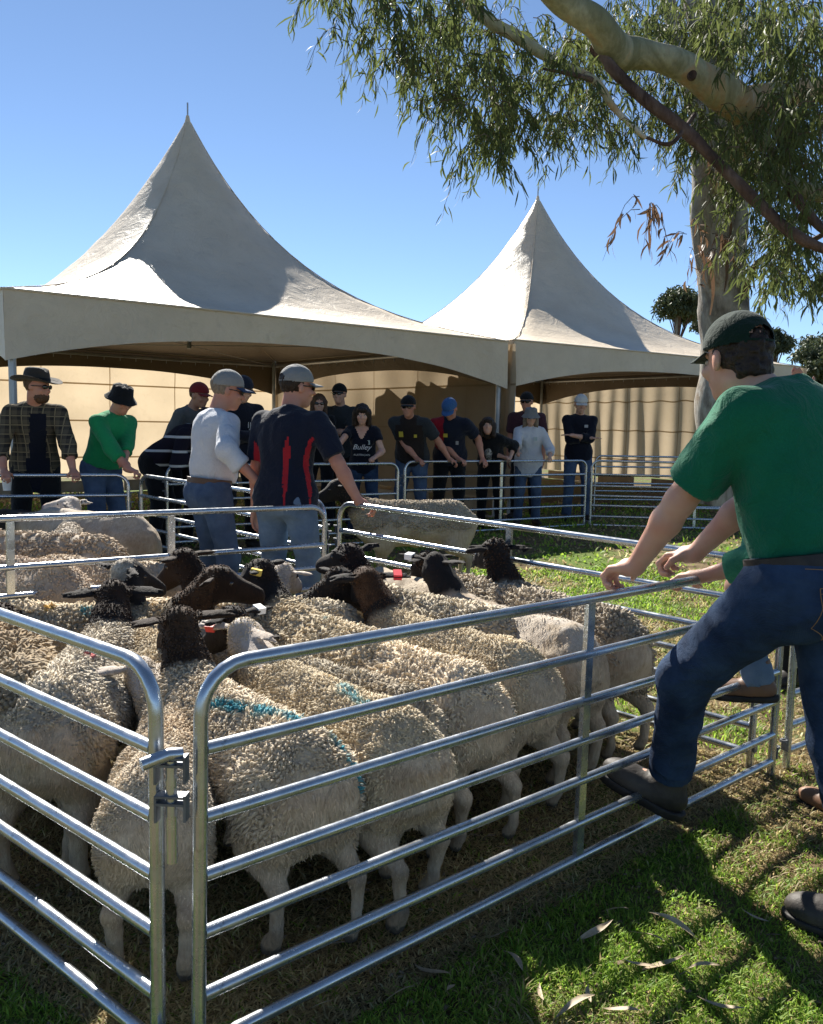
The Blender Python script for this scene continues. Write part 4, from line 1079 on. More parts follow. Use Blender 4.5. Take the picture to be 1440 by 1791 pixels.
    for q, sx in ((0, 1), (1, -1)):
        B.cap(sh[q], el[q], .052 * s * bw * sk, .040 * s * sk, k=.03)
        mid = el[q] * .7 + wr[q] * .3; B.cap(el[q], mid, .040 * s * sk, .041 * s * sk, k=.02).cap(mid, wr[q], .041 * s * sk, .026 * s * sk, k=.02)
        hand(B, wr[q], el[q], F, RT * sx, s * sk, sx, grip and hands[q] is not None and not isinstance(hands[q], str), handup[q])
        B.cap(hips[q], kn[q], .080 * s * bw, .052 * s, k=.04); m2 = kn[q] * .65 + an[q] * .35
        B.cap(kn[q], m2, .052 * s, .052 * s, k=.02).cap(m2, an[q], .052 * s, .036 * s, k=.02)
        B.cap(an[q] - [0, 0, .02], an[q] - [0, 0, .04] + to[q] * .14 * s, .036 * s, .026 * s, k=.03)
    V, Q = B.mesh(h); link('body', mesh_np('person_body', V, Q, None, [SKM]), e)
    # ------------------------------------------------ eyes
    for sx in (-1, 1):
        if glasses is None:
            S_ = SDF(); S_.ell(hp(sx * .030, .0815, .010), np.array([.012, .008, .007]) * s, Hm); v, f_ = S_.mesh(.003); ey = link('eye', mesh_np('eye', v, f_, None, [EYEW]), e)
            S_ = SDF(); S_.ell(hp(sx * .030, .0885, .010), np.array([.005, .003, .005]) * s, Hm); v, f_ = S_.mesh(.002); link('iris', mesh_np('iris', v, f_, None, [GLASSM]), ey)
    # ------------------------------------------------ shirt
    seed = int(abs(X * 97 + Y * 31)) + 3
    if shirt is not None:
        S_ = SDF(); g = .017
        S_.ell(tp(0, 0, .35), (np.array([.158, .112, .165]) * bw + g) * s, Tm, k=.05).ell(tp(0, -.0, .17), (np.array([.143, .105, .17]) * bw + g) * s, Tm, k=.05)
        if hem < .06: S_.ell(tp(0, 0, .02), (np.array([.160, .122, .16]) * bw + g) * s, Tm, k=.05)
        if hem < -.05: S_.cap(tp(-.05, 0, .0), tp(-.05, 0, hem - .05), (.115 * bw + g) * s, (.12 * bw + g) * s, k=.05).cap(tp(.05, 0, .0), tp(.05, 0, hem - .05), (.115 * bw + g) * s, (.12 * bw + g) * s, k=.05)
        if belly: S_.ell(tp(0, .05, .13), (np.array([.14, .12, .14]) * bw * belly) * s, Tm, k=.05)
        if fem: S_.ell(tp(-.065, .085, .33), np.array([.06, .055, .055]) * s, Tm, k=.04).ell(tp(.065, .085, .33), np.array([.06, .055, .055]) * s, Tm, k=.04)
        S_.cap(tp(-.13, 0, .43), tp(.13, 0, .43), (.060 + g * .6) * s, k=.05)
        if collar: S_.cap(tp(0, -.010, .452), tp(0, -.003, .482), .090 * s, .079 * s, k=.003, cut=1)
        if collar: S_.cap(tp(0, -.008, .46), tp(0, .008, .515), .073 * s, .068 * s, k=.012, cut=1)
        for q, sx in ((0, 1), (1, -1)):
            if sleeve == 'short':
                c = .72 if sleeve_cut is None else sleeve_cut
                S_.cap(sh[q], sh[q] * (1 - c) + el[q] * c, (.060 * bw * sk + g * .5) * s, (.060 * sk * bw + g * .4) * s, k=.03, cut=1)
            elif sleeve == 'long' or sleeve == 'rolled':
                S_.cap(sh[q], el[q], (.058 * bw * sk + g * .5) * s, (.047 + g) * s, k=.03)
                c = .92 if sleeve == 'long' else .30
                S_.cap(el[q], el[q] * (1 - c) + wr[q] * c, (.047 + g) * s, (.036 + g * .5) * s if sleeve == 'long' else .058 * s, k=.02, cut=1)
                if sleeve == 'rolled':
                    a1 = el[q] * .72 + wr[q] * .28; a2 = el[q] * .5 + wr[q] * .5; S_.cap(a1, a2, .058 * s, .06 * s, k=.004, cut=2)
        pl = [(-(Tm @ np.array([0, 0, 1.0])), tp(0, 0, hem))]
        if open_shirt == 'v':
            pass
        V, Q = S_.mesh(h * (1.15 if h < .01 else 1.15), planes=pl); N = vnormals(V, Q)
        V = creases(V, N, .0100 if h < .01 else .0085, 8.5, seed, (1, 1, .75))
        if h < .01: V = creases(V, vnormals(V, Q), .009, 4.2, seed + 30, (1.3, 1.3, .55))
        mats = shirt if isinstance(shirt, (list, tuple)) else [shirt]
        mi = None; L = (V - Hc) @ Tm / s
        if len(mats) > 1:
            Lf = L[Q].mean(1); mi = np.zeros(len(Q), int); fn = mats[1:]
            for k_, (mt, test) in enumerate(fn): mi[test(Lf)] = k_ + 1
            mats = [mats[0]] + [m_ for m_, _ in fn]
        so = link('shirt', mesh_np('shirt', V, Q, None, mats, True, None, mi), e)
    # ------------------------------------------------ trousers
    if trousers is not None:
        S_ = SDF(); g = .014
        S_.ell(tp(0, -.005, .0), (np.array([.150, .115, .12]) * bw + g) * s, Tm, k=.05)
        for q, sx in ((0, 1), (1, -1)):
            S_.ell(hips[q] - F * .022 * s - np.array([0, 0, .03]), np.array([.082, .105, .11]) * s * bw, Rz, k=.04)
            S_.cap(hips[q], kn[q], (.090 * bw + g * .6) * s, (.058 + g) * s, k=.035)
            w_ = trhem[q]; S_.cap(kn[q], an[q] * (1 - w_) + kn[q] * w_, (.058 + g) * s, (.052 + g * .6) * s, k=.03).cap(an[q] * (1 - w_) + kn[q] * w_, an[q] + (kn[q] - an[q]) * (w_ - .15), (.053 + g * .6) * s, (.057 + g * .6) * s, k=.02, cut=1)
        V, Q = S_.mesh(h * 1.25, planes=[(Tm @ np.array([0, 0, 1.0]), tp(0, 0, .075))]); N = vnormals(V, Q)
        V = creases(V, N, .007, 8, seed + 50, (1, 1, 1.3))
        tr_ = link('trousers', mesh_np('trousers', V, Q, None, [trousers]), e)
        if belt is not None:
            a = np.linspace(0, 2 * np.pi, 40, endpoint=False); rx, ry = (.150 * bw + .022) * s, (.115 * bw + .019) * s
            ring = [[tp(0, -.005, zz) + Tm @ np.array([math.cos(t) * rx * k, math.sin(t) * ry * k, 0]) for t in a] for zz, k in ((.045, .96), (.043, 1.0), (.077, 1.0), (.079, .96))]
            m = MB(); Vb = np.array(ring).reshape(-1, 3); m.add(Vb, [[b * 40 + i, b * 40 + (i + 1) % 40, (b + 1) * 40 + (i + 1) % 40, (b + 1) * 40 + i] for b in range(3) for i in range(40)]); m.build('belt', belt, e)
    # ------------------------------------------------ boots
    bm = boots or SOLE
    for q in (0, 1):
        fl = to[q]; up = np.array([0, 0, 1.0]); S_ = SDF(); a = an[q]; Bm = basis(fl, up); up = Bm[:, 2]; sd_ = Bm[:, 0]
        b0 = a - up * .075 * s
        S_.cap(a + up * .09 * s, a - up * .02 * s, .053 * s, .052 * s, k=.02, cut=0)
        S_.ell(b0 + fl * .0 * s + up * .035 * s, np.array([.045, .075, .05]) * s, Bm, k=.03)
        S_.ell(b0 + fl * .11 * s + up * .028 * s, np.array([.052, .095, .046]) * s, Bm, k=.04)
        hb = min(h, .008) if h < .01 else .015
        V, Q = S_.mesh(hb, planes=[(-up, b0 + up * .008 * s), (up, a + up * .095 * s)]); bo = link('boot', mesh_np('boot', V, Q, None, [bm]), e)
        S_ = SDF(); S_.ell(b0 + fl * -.005 * s, np.array([.047, .078, .05]) * s, Bm, k=.02).ell(b0 + fl * .11 * s, np.array([.054, .102, .05]) * s, Bm, k=.03)
        V, Q = S_.mesh(hb, planes=[(up, b0 + up * .010 * s), (-up, b0 - up * .022 * s)]); link('sole', mesh_np('sole', V, Q, None, [SOLE]), bo)
    s = s * headk
    # ------------------------------------------------ hair, beard, glasses, hat
    if hair:
        kind, hm_ = hair; S_ = SDF(); c = SDF()
        if kind == 'short':
            S_.ell(hp(0, -.022, .040), np.array([.081, .096, .092]) * s, Hm, k=.02)
            pls = [(Hm @ np.array([0, .75, -.65]), hp(0, .045, .03)), (Hm @ np.array([0, -.2, -1.0]), hp(0, -.05, -.062))]
        elif kind == 'curly':
            S_.ell(hp(0, -.022, .030), np.array([.080, .093, .084]) * s, Hm, k=.02).ell(hp(0, -.078, -.042), np.array([.062, .035, .04]) * s, Hm, k=.03)
            pls = [(Hm @ np.array([0, .75, -.65]), hp(0, .04, .03)), (Hm @ np.array([0, -.1, -1.0]), hp(0, -.05, -.072))]
        elif kind == 'bob':
            S_.ell(hp(0, -.018, .040), np.array([.096, .106, .100]) * s, Hm, k=.03)
            for sx in (-1, 1): S_.cap(hp(sx * .078, .0, .02), hp(sx * .086, -.01, -.12), .040 * s, .034 * s, k=.03)
            S_.cap(hp(0, -.06, .02), hp(0, -.07, -.12), .07 * s, .05 * s, k=.04)
            S_.ell(hp(0, .075, .075), np.array([.062, .030, .028]) * s, Hm, k=.02)
            pls = []
        elif kind == 'long':
            S_.ell(hp(0, -.018, .036), np.array([.088, .102, .096]) * s, Hm, k=.03)
            for sx in (-1, 1): S_.cap(hp(sx * .075, -.02, .02), hp(sx * .09, .01, -.23), .036 * s, .026 * s, k=.03)
            S_.cap(hp(0, -.06, .02), hp(0, -.08, -.2), .07 * s, .05 * s, k=.04)
            pls = [(Hm @ np.array([0, .8, -.3]), hp(0, .075, .03))]
        if hat and kind in ('short', 'curly'): pls[0] = (Hm @ np.array([0, 1.0, -.2]), hp(0, .0, 0))
        V, Q = S_.mesh(.011 if h > .01 else .006, planes=pls); N = vnormals(V, Q)
        am = .008 if kind == 'curly' else .006
        V = V + N * (vnoise(V * (70 if kind == 'curly' else 90) * np.array([1, 1, .35 if kind != 'curly' else 1]), 4) * am)[:, None]
        link('hair', mesh_np('hair', V, Q, None, [hm_]), e)
    if beard:
        S_ = SDF(); S_.ell(hp(0, .040, -.075), np.array([.060, .058, .050]) * s, Hm, k=.02)
        V, Q = S_.mesh(.007, planes=[(Hm @ np.array([0, -.2, 1]), hp(0, .06, -.040))]); V += vnormals(V, Q) * (vnoise(V * 120, 2) * .005)[:, None]
        link('beard', mesh_np('beard', V, Q, None, [beard]), e)
    if glasses:
        S_ = SDF()
        for sx in (-1, 1):
            S_.ell(hp(sx * .032, .094, .010), np.array([.027, .007, .019]) * s, Hm @ rotz(-sx * .22), k=.004)
            S_.cap(hp(sx * .058, .088, .016), hp(sx * .082, .0, .012), .004 * s, k=.004)
        S_.cap(hp(-.02, .101, .014), hp(.02, .101, .014), .004 * s, k=.004)
        V, Q = S_.mesh(.004); link('sunglasses', mesh_np('sunglasses', V, Q, None, [glasses]), e)
    if hat:
        kind, hm_ = hat[0], hat[1]; brimm = hat[2] if len(hat) > 2 else hm_
        if kind == 'cap':
            tilt = hat[3] if len(hat) > 3 else 8
            Km = Hm @ rotx(R(tilt - 8)); kp = lambda x, y, z: hc + Hm @ (np.array([0, -.01, .045]) * s) + Km @ (np.array([x, y, z]) * s)
            S_ = SDF(); S_.ell(kp(0, 0, .0), np.array([.091, .107, .098]) * s, Km)
            pls = [(Km @ np.array([0, .10, -1.0]), kp(0, 0, -.012))]
            V, Q = S_.mesh(.006 if h < .01 else .009, planes=pls)
            if hat[-1] == 'snap':
                Lk = (V[Q].mean(1) - kp(0, 0, 0)) @ Km / s; keep = ~((Lk[:, 1] < -.04) & (np.abs(Lk[:, 0]) < .042) & (Lk[:, 2] > -.004) & (Lk[:, 2] < .036 - Lk[:, 0] ** 2 * 12)); Q = Q[keep & (Lk[:, 2] > -.0115)]
            co = link('cap', mesh_np('cap', V, Q, None, [hm_]), e)
            a = np.linspace(-1.02, 1.02, 17); Vv = []
            for rr in (0, 1, 2, 3):
                for t in a:
                    ext = rr / 3 * .078 * math.cos(t * .95) ** .7
                    Vv.append(kp(.086 * math.sin(t), .100 * math.cos(t) * .985 + ext, -.004 - .012 * (rr / 3) - .020 * math.sin(t) ** 2 * (.5 + rr / 6)))
            Vv = np.array(Vv); dn = Km @ np.array([0, 0, -.004 * s]); VV = np.concatenate([Vv, Vv + dn]); n0 = len(Vv)
            q = [[r * 17 + i, r * 17 + i + 1, (r + 1) * 17 + i + 1, (r + 1) * 17 + i] for r in range(3) for i in range(16)]
            q2 = [[x + n0 for x in reversed(w)] for w in q]; q3 = [[51 + i, 51 + i + 1, n0 + 51 + i + 1, n0 + 51 + i] for i in range(16)]
            link('peak', mesh_np('peak', VV, q + q2 + q3, None, [brimm]), co)
            S_ = SDF(); S_.ell(kp(0, 0, .094), np.array([.009, .009, .006]) * s, Km); V, Q = S_.mesh(.003); link('button', mesh_np('button', V, Q, None, [hm_]), co)
            # panel seams of the crown
            for k_ in range(6):
                t0 = k_ * math.pi / 3 + .52; pts = [kp(.0895 * math.cos(t0) * math.cos(u), .1045 * math.sin(t0) * math.cos(u), .0935 * math.sin(u)) for u in np.linspace(.05, 1.5, 8)]
                if h < .012 : MB().tube(pts, .0012, 5).build('seam', hm_, co)
        elif kind == 'bucket' or kind == 'brim':
            big = kind == 'brim'; prof = ([(0, .118), (.055, .120), (.078, .108), (.086, .075), (.094, .02), (.100, .012), (.150, .010), (.178, .020)] if big else
                    [(0, .098), (.060, .097), (.082, .086), (.090, .03), (.096, .012), (.130, -.028), (.134, -.032)])
            V = []; n_ = 32
            for (r_, z_) in prof:
                for t in np.linspace(0, 2 * np.pi, n_, endpoint=False):
                    x, y = r_ * math.cos(t), r_ * 1.14 * math.sin(t); zz = z_
                    if big and r_ > .12: zz += .030 * (math.cos(t) ** 2) * (r_ - .1) / .078 - .018 * (math.sin(t) ** 2) * (r_ - .1) / .078
                    if big and z_ > .1: zz -= .022 * math.exp(-(x / .025) ** 2)
                    if not big: zz += .004 * math.sin(t * 7)
                    V.append(hp(x, y - .012, zz + .038))
            q = [[r * n_ + i, r * n_ + (i + 1) % n_, (r + 1) * n_ + (i + 1) % n_, (r + 1) * n_ + i] for r in range(len(prof) - 1) for i in range(n_)]
            ho = link('hat', mesh_np('hat', V, q, None, [hm_]), e); md = ho.modifiers.new('thick', 'SOLIDIFY'); md.thickness = .003
            if big:
                a = np.linspace(0, 2 * np.pi, n_, endpoint=False); Vb = [hp(rr * math.cos(t), rr * 1.14 * math.sin(t) - .012, zz + .038) for rr, zz in ((.0985, .014), (.0945, .042)) for t in a]
                link('hat_band', mesh_np('hat_band', Vb, [[i, (i + 1) % n_, n_ + (i + 1) % n_, n_ + i] for i in range(n_)], None, [brimm]), ho)
    s = s_body
    return dict(e=e, O=O, tp=tp, Tm=Tm, hp=hp, Hm=Hm, s=s, el=el, wr=wr, sh=sh, kn=kn, an=an, hips=hips, F=F, RT=RT)

def hand(B, W, E, F, out, s, sx, grip, up=0):
    """palm, four unequal bent fingers and a thumb; W wrist, E elbow, out = away from the body"""
    fa = W - E; fa = fa / np.linalg.norm(fa)
    if up:          # open hand raised
        d = fa; n = -F; lat = np.cross(d, n)
    elif grip:
        d = fa * np.array([1, 1, .25]) + F * .35; d = d / np.linalg.norm(d); n = np.array([0, 0, -1.0]) - d * -d[2]; n /= np.linalg.norm(n)
    else:
        d = fa; n = -out - d * (-out).dot(d); n /= np.linalg.norm(n) + 1e-9
    lat = np.cross(d, n); lat /= np.linalg.norm(lat)
    # thumb side: towards the body midline for a gripping hand
    th = lat if lat.dot(-out) > 0 else -lat
    if not grip and not up: th = F - d * F.dot(d); th /= np.linalg.norm(th) + 1e-9; lat = np.cross(d, th)
    L = s
    B.cap(W, W + d * .03 * L, .025 * L, .028 * L, k=.015)
    for k in range(4):
        o = (1.5 - k) * .0185 * L
        base = W + d * (.082 - .004 * abs(k - 1)) * L + th * o
        B.cap(W + d * .015 * L + th * o * .6, base, .0155 * L, .0115 * L, k=.010)
        ln = (.042, .048, .045, .035)[k] * L; ang = (32, 70, 62) if grip else ((4 + 3 * k, 8, 8) if up else (18, 28, 26)); p = base; dd = d; a = 0
        for j in range(3):
            a += R(ang[j]); dd = d * math.cos(a) + n * math.sin(a); q = p + dd * ln * (1, .68, .52)[j]
            B.cap(p, q, (.0100, .0092, .0084)[j] * L, (.0092, .0084, .0074)[j] * L, k=.004); p = q
    p = W + d * .022 * L + th * .022 * L; d1 = (d * .6 + th * .7 + n * .35); d1 /= np.linalg.norm(d1); q = p + d1 * .042 * L
    B.cap(p, q, .0145 * L, .0115 * L, k=.010); d2 = (d * .8 + th * (.15 if grip else .4) + n * (.75 if grip else .2)); d2 /= np.linalg.norm(d2)
    B.cap(q, q + d2 * .030 * L, .011 * L, .0085 * L, k=.005)

from mathutils.bvhtree import BVHTree
def stitch(P, objn, pts, d, mat, r=.0011, name='stitching', sub=6):
    """thin raised seam laid on a garment: torso-frame points cast along direction d (torso frame)"""
    ob = [c for c in P['e'].children if c.name.split('.')[0] == objn][0]; me = ob.data
    bv = BVHTree.FromPolygons([v.co[:] for v in me.vertices], [p.vertices[:] for p in me.polygons])
    W = []
    for k in range(len(pts) - 1):
        for j in range(sub): W.append(np.array(pts[k]) * (1 - j / sub) + np.array(pts[k + 1]) * j / sub)
    W.append(np.array(pts[-1])); out = []; dw = P['Tm'] @ np.array(d, float); dw /= np.linalg.norm(dw)
    for w in W:
        o = P['tp'](*w) if len(w) == 3 else w
        h_ = bv.ray_cast(Vector(o - dw * .3), Vector(dw), .8)
        if h_[0] is not None: out.append(np.array(h_[0]) - dw * .0008)
    if len(out) > 2: return MB().tube(out, r, 5).build(name, mat, ob)
# ================================================================= THE CAST
JEAN = denim('blue_jeans', (.045, .075, .14), (.10, .15, .24)); JEANL = denim('pale_jeans', (.12, .18, .27), (.22, .30, .40)); JEAND = denim('dark_jeans', (.012, .024, .055), (.042, .078, .15))
BLK = cloth('black_cloth', (.010, .011, .013)); NAVY = cloth('navy_cloth', (.012, .016, .032)); NAVY2 = cloth('deep_navy_cloth', (.008, .010, .020))
def rail_at(A, B, px, z):
    """point on the top rail (A to B) that shows at photo column px"""
    A = np.array(A, float); B = np.array(B, float); best = None
    for t in np.linspace(0, 1, 400):
        p = A + (B - A) * t; d = CM.inverted() @ Vector((p[0], p[1], z)); x = 720 + FPX * d.x / -d.z
        if best is None or abs(x - px) < best[0]: best = (abs(x - px), p)
    return (best[1][0], best[1][1], z)
FWD = 'people watching the sheep over the yard panels'
# --- man in the green polo, nearest
GREEN = cloth('deep_green_polo_knit', (.008, .16, .085), (.005, .12, .06), .85)
DGREEN = cloth('dark_green_cap_cloth', (.006, .022, .014), (.004, .016, .010))
LEATH = simple('worn_black_boot_leather', (.022, .019, .017), (.065, .055, .047), 9, .62, 0, .5, 40, .006, .35)
BELT = simple('dark_leather_belt', (.012, .010, .010), (.03, .024, .02), 20, .45, 0, .2, 60)
hL = rail_at(CN, CE, 1088, .90); hR = rail_at(CN, CE, 1178, .895)
fL = np.array(rail_at(CN, CE, 1138, .28)); Fv = np.array([-.60, .80, 0])
man = person('young man in a green polo and dark green cap, boot up on the near panel', 1.11, 2.36, 34, 1.88, lean=12, z0=0, hands=(hR, hL),
    feet=((1.30, 2.27, .095, (-.75, .55, 0)), (fL[0] + .05, fL[1] - .05, .245, (-.80, .48, .30))), head=(-13, -8), headk=.93, skinm='fair', shirt=GREEN, sleeve='short', hem=.075, trousers=JEAND,
    hat=('cap', DGREEN, DGREEN, 8, 'snap'), hair=('curly', HAIRD), h=.0062, boots=LEATH, belt=BELT, sleeve_cut=.80, neck=.045, headoff=(-.075, .01, -.012), shw=.160, trhem=(.12, .26),
    elbows=(np.array([.5, -.5, -.3]), np.array([-.55, -.75, 0])), build=1.06, knees=(None, np.array([-1, .25, .75])))
ORST = simple('orange_thread', (.30, .17, .07)); GRST = cloth('green_seam', (.004, .07, .035))
for sx in (-1, 1):      # back pockets, yoke, centre seam
    c = sx * .082
    stitch(man, 'trousers', [(c - .055, -.3, -.005), (c + .055, -.3, -.005), (c + .055, -.3, -.10), (c, -.3, -.135), (c - .055, -.3, -.10), (c - .055, -.3, -.005)], (0, 1, 0), ORST)
    stitch(man, 'trousers', [(c - .055, -.3, -.018), (c + .055, -.3, -.018)], (0, 1, 0), ORST, .0008)
    stitch(man, 'trousers', [(0, -.3, .02), (sx * .08, -.3, .032), (sx * .15, -.3, .045)], (0, 1, 0), ORST)
stitch(man, 'trousers', [(0, -.3, .03), (0, -.3, -.02), (0, -.3, -.07)], (0, 1, 0), ORST)
for x in (-.11, 0, .11): stitch(man, 'belt', [(x, -.3, .035), (x, -.3, .08)], (0, 1, 0), JEAND, .006, 'belt_loop', 3)
P3 = ((1.45, 3.50), (-.455, 5.3)); P6 = ((-4.75, 6.35), (-2.37, 7.15)); P7 = ((-2.35, 8.2), (-.16, 9.55)); P8 = ((-.085, 10.05), (2.33, 11.5))
GREYC = cloth('grey_cap_cloth', (.30, .30, .29), (.24, .24, .23)); BLUEBR = cloth('navy_cap_peak', (.03, .06, .14)); WHT = cloth('white_cotton_shirt', (.62, .64, .68), (.54, .56, .61))
GREYTEE = cloth('charcoal_tee', (.035, .04, .045)); REDC = cloth('red_cap_cloth', (.20, .02, .022)); HOOD = cloth('grey_hoodie_cloth', (.13, .135, .13)); BROWNL = simple('brown_belt_leather', (.09, .05, .03), None, 10, .5)
def plaid():
    t = NT('plaid_flannel'); 
    def wv(d, sc, ph=0):
        w = t.n('ShaderNodeTexWave'); w.bands_direction = d; w.inputs['Scale'].default_value = sc; w.inputs['Phase Offset'].default_value = ph; t.l(t.tc.outputs['Object'], w.inputs[0]); return w.outputs['Fac']
    a = t.math('GREATER_THAN', wv('X', 4.2), .6); b = t.math('GREATER_THAN', wv('Z', 4.2), .6); c1 = t.math('GREATER_THAN', wv('X', 4.2, 2.2), .96); c2 = t.math('GREATER_THAN', wv('Z', 4.2, 2.2), .96)
    c = t.mix(t.math('MULTIPLY', t.math('ADD', a, b), .5), (.030, .028, .026), (.10, .085, .06)); c = t.mix(t.math('MULTIPLY', t.math('MAXIMUM', c1, c2), .7), c, (.25, .20, .12))
    t.set(c, .9, 0, .1); t.bump(t.noise(14, 4), .4, .02); return t.m
def stripes():
    t = NT('striped_navy_knit'); w = t.n('ShaderNodeTexWave'); w.bands_direction = 'Z'; w.inputs['Scale'].default_value = 2.3; w.inputs['Distortion'].default_value = .6; t.l(t.tc.outputs['Object'], w.inputs[0])
    t.set(t.mix(t.math('GREATER_THAN', w.outputs['Fac'], .93), (.014, .012, .02), (.5, .5, .5)), .9, 0, .1); t.bump(t.noise(14, 4), .4, .02); return t.m
def px(p, Y): return at(p, 760, Y).x
def chest(P, s, size, x, z, mat, y=.146, shear=0, name='chest_print', align='CENTER', rot=0):
    Tm, O = P['Tm'], P['O']; o = P['tp'](x, y, z)
    M = Matrix(((-Tm[0, 0], Tm[0, 2], Tm[0, 1], o[0]), (-Tm[1, 0], Tm[1, 2], Tm[1, 1], o[1]), (-Tm[2, 0], Tm[2, 2], Tm[2, 1], o[2]), (0, 0, 0, 1)))
    t = text_mesh(name, s, size, mat, None, align, None, shear); t.parent = P['e']; t.matrix_local = M @ Matrix.Rotation(rot, 4, 'Z'); return t
def badge(P, w, hgt, x, z, mat, y=.142, name='badge'):
    o = P['tp'](x, y, z); m = MB(); m.box(o, (w, .004, hgt), P['Tm']); return m.build(name, mat, P['e'], smooth=False)
PRW = simple('white_print', (.7, .7, .7)); PRG = simple('grey_print', (.35, .35, .36)); YELB = simple('yellow_badge_cloth', (.55, .45, .06)); TAGB = simple('name_card', (.30, .42, .46), (.45, .5, .5), 90, .4)
OLIVE = cloth('brown_felt_hat', (.055, .045, .035), (.04, .033, .026)); PALEB = cloth('pale_hat_brim', (.10, .075, .05))
front = lambda L: (L[:, 1] > .03) & (np.abs(L[:, 0] + .012) < .062 + .03 * (L[:, 2] < .1)) & (L[:, 2] < .47)
p = person('bearded man in a wide brimmed hat and open plaid shirt, far left', px(60, 7.28), 7.28, -152, 1.80, 18, hands=(rail_at(*P6, 8, .95), rail_at(*P6, 128, .95)), head=(48, -4), skinm='ruddy',
    shirt=[plaid(), (NAVY2, front)], sleeve='rolled', hem=-.20, trousers=BLK, hat=('brim', OLIVE, BLK), hair=('short', HAIRB), beard=HAIRB, glasses=GLASSM, group=FWD, build=1.02)
c = empty('paper_cup', tuple(at(12, 845, 7.05))); tag(c, 'white paper cup held low against the rail at the left edge', 'cup')
MB().tube([(0, 0, -.06), (0, 0, .05)], [.030, .041], 20, cap=True).build('cup_wall', simple('white_paper', (.78, .77, .74)), c); MB().tube([(0, 0, .048), (0, 0, .056)], [.044, .043], 20).build('lid', PRW, c)
p = person('man in a bright green shirt and black bucket hat leaning on the rail', px(176, 7.55), 7.55, -118, 1.71, 20, hands=(rail_at(*P6, 226, .97), rail_at(*P6, 217, .95)), head=(-8, -22), skinm='ruddy',
    shirt=cloth('bright_green_work_shirt', (.015, .28, .10), (.012, .22, .08)), sleeve='rolled', hem=.05, trousers=JEAN, hat=('bucket', BLK), hair=('short', HAIRG), belt=BELT, build=1.08, belly=1.0, group=FWD)
p = person('man in a grey hooded top and dark red cap, partly hidden', px(310, 8.95), 8.95, -115, 1.78, 22, hands=(None, None), head=(-5, -10), skinm='tan', shirt=HOOD, sleeve='long', hem=-.08, trousers=BLK, hat=('cap', REDC), hair=('short', HAIRB), group=FWD)
p = person('person bent far forward in a navy top with thin white stripes', px(272, 8.35), 8.35, -95, 1.72, 52, hands=(tuple(at(352, 800, 8.2)), tuple(at(345, 805, 8.5))), head=(0, -20), skinm='fair', shirt=stripes(), sleeve='long', hem=-.04, trousers=BLK, hair=('short', HAIRD), group=FWD, build=1.1)
p = person('man in a white rolled sleeve shirt, grey cap and blue jeans, seen from behind', px(366, 5.62), 5.62, -52, 1.77, 6, hands=(tuple(at(449, 848, 5.30)), None), head=(-22, -12), skinm='ruddy',
    shirt=WHT, sleeve='rolled', hem=.07, trousers=JEAN, hat=('cap', GREYC, BLUEBR, 10), hair=('short', HAIRG), belt=BROWNL, build=1.02, belly=.95, h=.0095, group=FWD, glasses=GLASSM)
p = person('man in a black jacket and navy cap behind the white shirted one', px(417, 8.75), 8.75, -150, 1.80, 5, hands=('fold', 'fold'), head=(22, -22), skinm='fair', shirt=NAVY2, sleeve='long', hem=-.10, trousers=BLK, hat=('cap', NAVY), hair=('short', HAIRG), group=FWD, build=1.05)
chest(p, 'IJ', .085, -.05, .29, PRG, .158)
RED = cloth('red_side_panel', (.42, .02, .03))
def side_red(L):
    a = np.degrees(np.arctan2(L[:, 1], L[:, 0])); w = np.clip((.36 - L[:, 2]) * 90, 0, 8) * np.clip((L[:, 2] + .12) / .35, .25, 1)
    return (L[:, 2] < .36) & (np.abs(L[:, 0]) < .2) & ((np.abs(a + 62) < w) | (np.abs(a + 14) < w) | (np.abs(a + 166) < w))
p = person('broad man in a dark polo with red side panels and grey cap, back turned', px(500, 5.28), 5.28, -22, 1.80, 5, hands=(rail_at(*P3, 628, .92), None), head=(-38, -4), skinm='ruddy',
    shirt=[NAVY, (RED, side_red)], sleeve='short', hem=-.07, trousers=JEANL, hat=('cap', GREYC, GREYC, 8, 'snap'), hair=('short', HAIRD), build=1.06, h=.0095, sleeve_cut=.85, glasses=GLASSM, group=FWD)
p = person('woman with long brown hair and sunglasses in a black jacket', px(560, 10.75), 10.75, 172, 1.70, 3, hands=('fold', 'fold'), head=(18, -5), skinm='fair', shirt=BLK, sleeve='long', hem=-.08, trousers=BLK, hair=('long', HAIRB), glasses=GLASSM, fem=True, group=FWD)
p = person('man in a dark tee with sunglasses and a black cap, arms folded', px(597, 11.1), 11.1, 165, 1.84, 2, hands=('fold', 'fold'), head=(0, 0), skinm='fair', shirt=GREYTEE, sleeve='short', hem=-.10, trousers=BLK, hair=('short', HAIRD), hat=('bucket' if False else 'cap', BLK), glasses=GLASSM, group=FWD, build=1.05)
p = person('woman with a dark fringed bob in a printed V-neck shirt', px(637, 9.85), 9.85, 176, 1.60, 18, hands=(rail_at(*P7, 566, .96), rail_at(*P7, 655, 1.02)), head=(8, -12), skinm='fair',
    shirt=[NAVY2, (SK['fair'], lambda L: (L[:, 1] > .04) & (L[:, 2] > .36) & (np.abs(L[:, 0]) < (L[:, 2] - .36) * .62))], sleeve='short', sleeve_cut=.5, hem=-.08, trousers=JEAND, hair=('bob', HAIRD), fem=True, collar=False, build=.95, h=.011, group=FWD)
chest(p, 'Bulley', .085, .0, .25, PRW, .158, .4); chest(p, 'AUSTRALIAN', .032, .0, .165, PRW, .150); badge(p, .06, .05, -.07, .335, TAGB, .135, 'name_card')
VEST = cloth('dark_brown_vest', (.025, .018, .016))
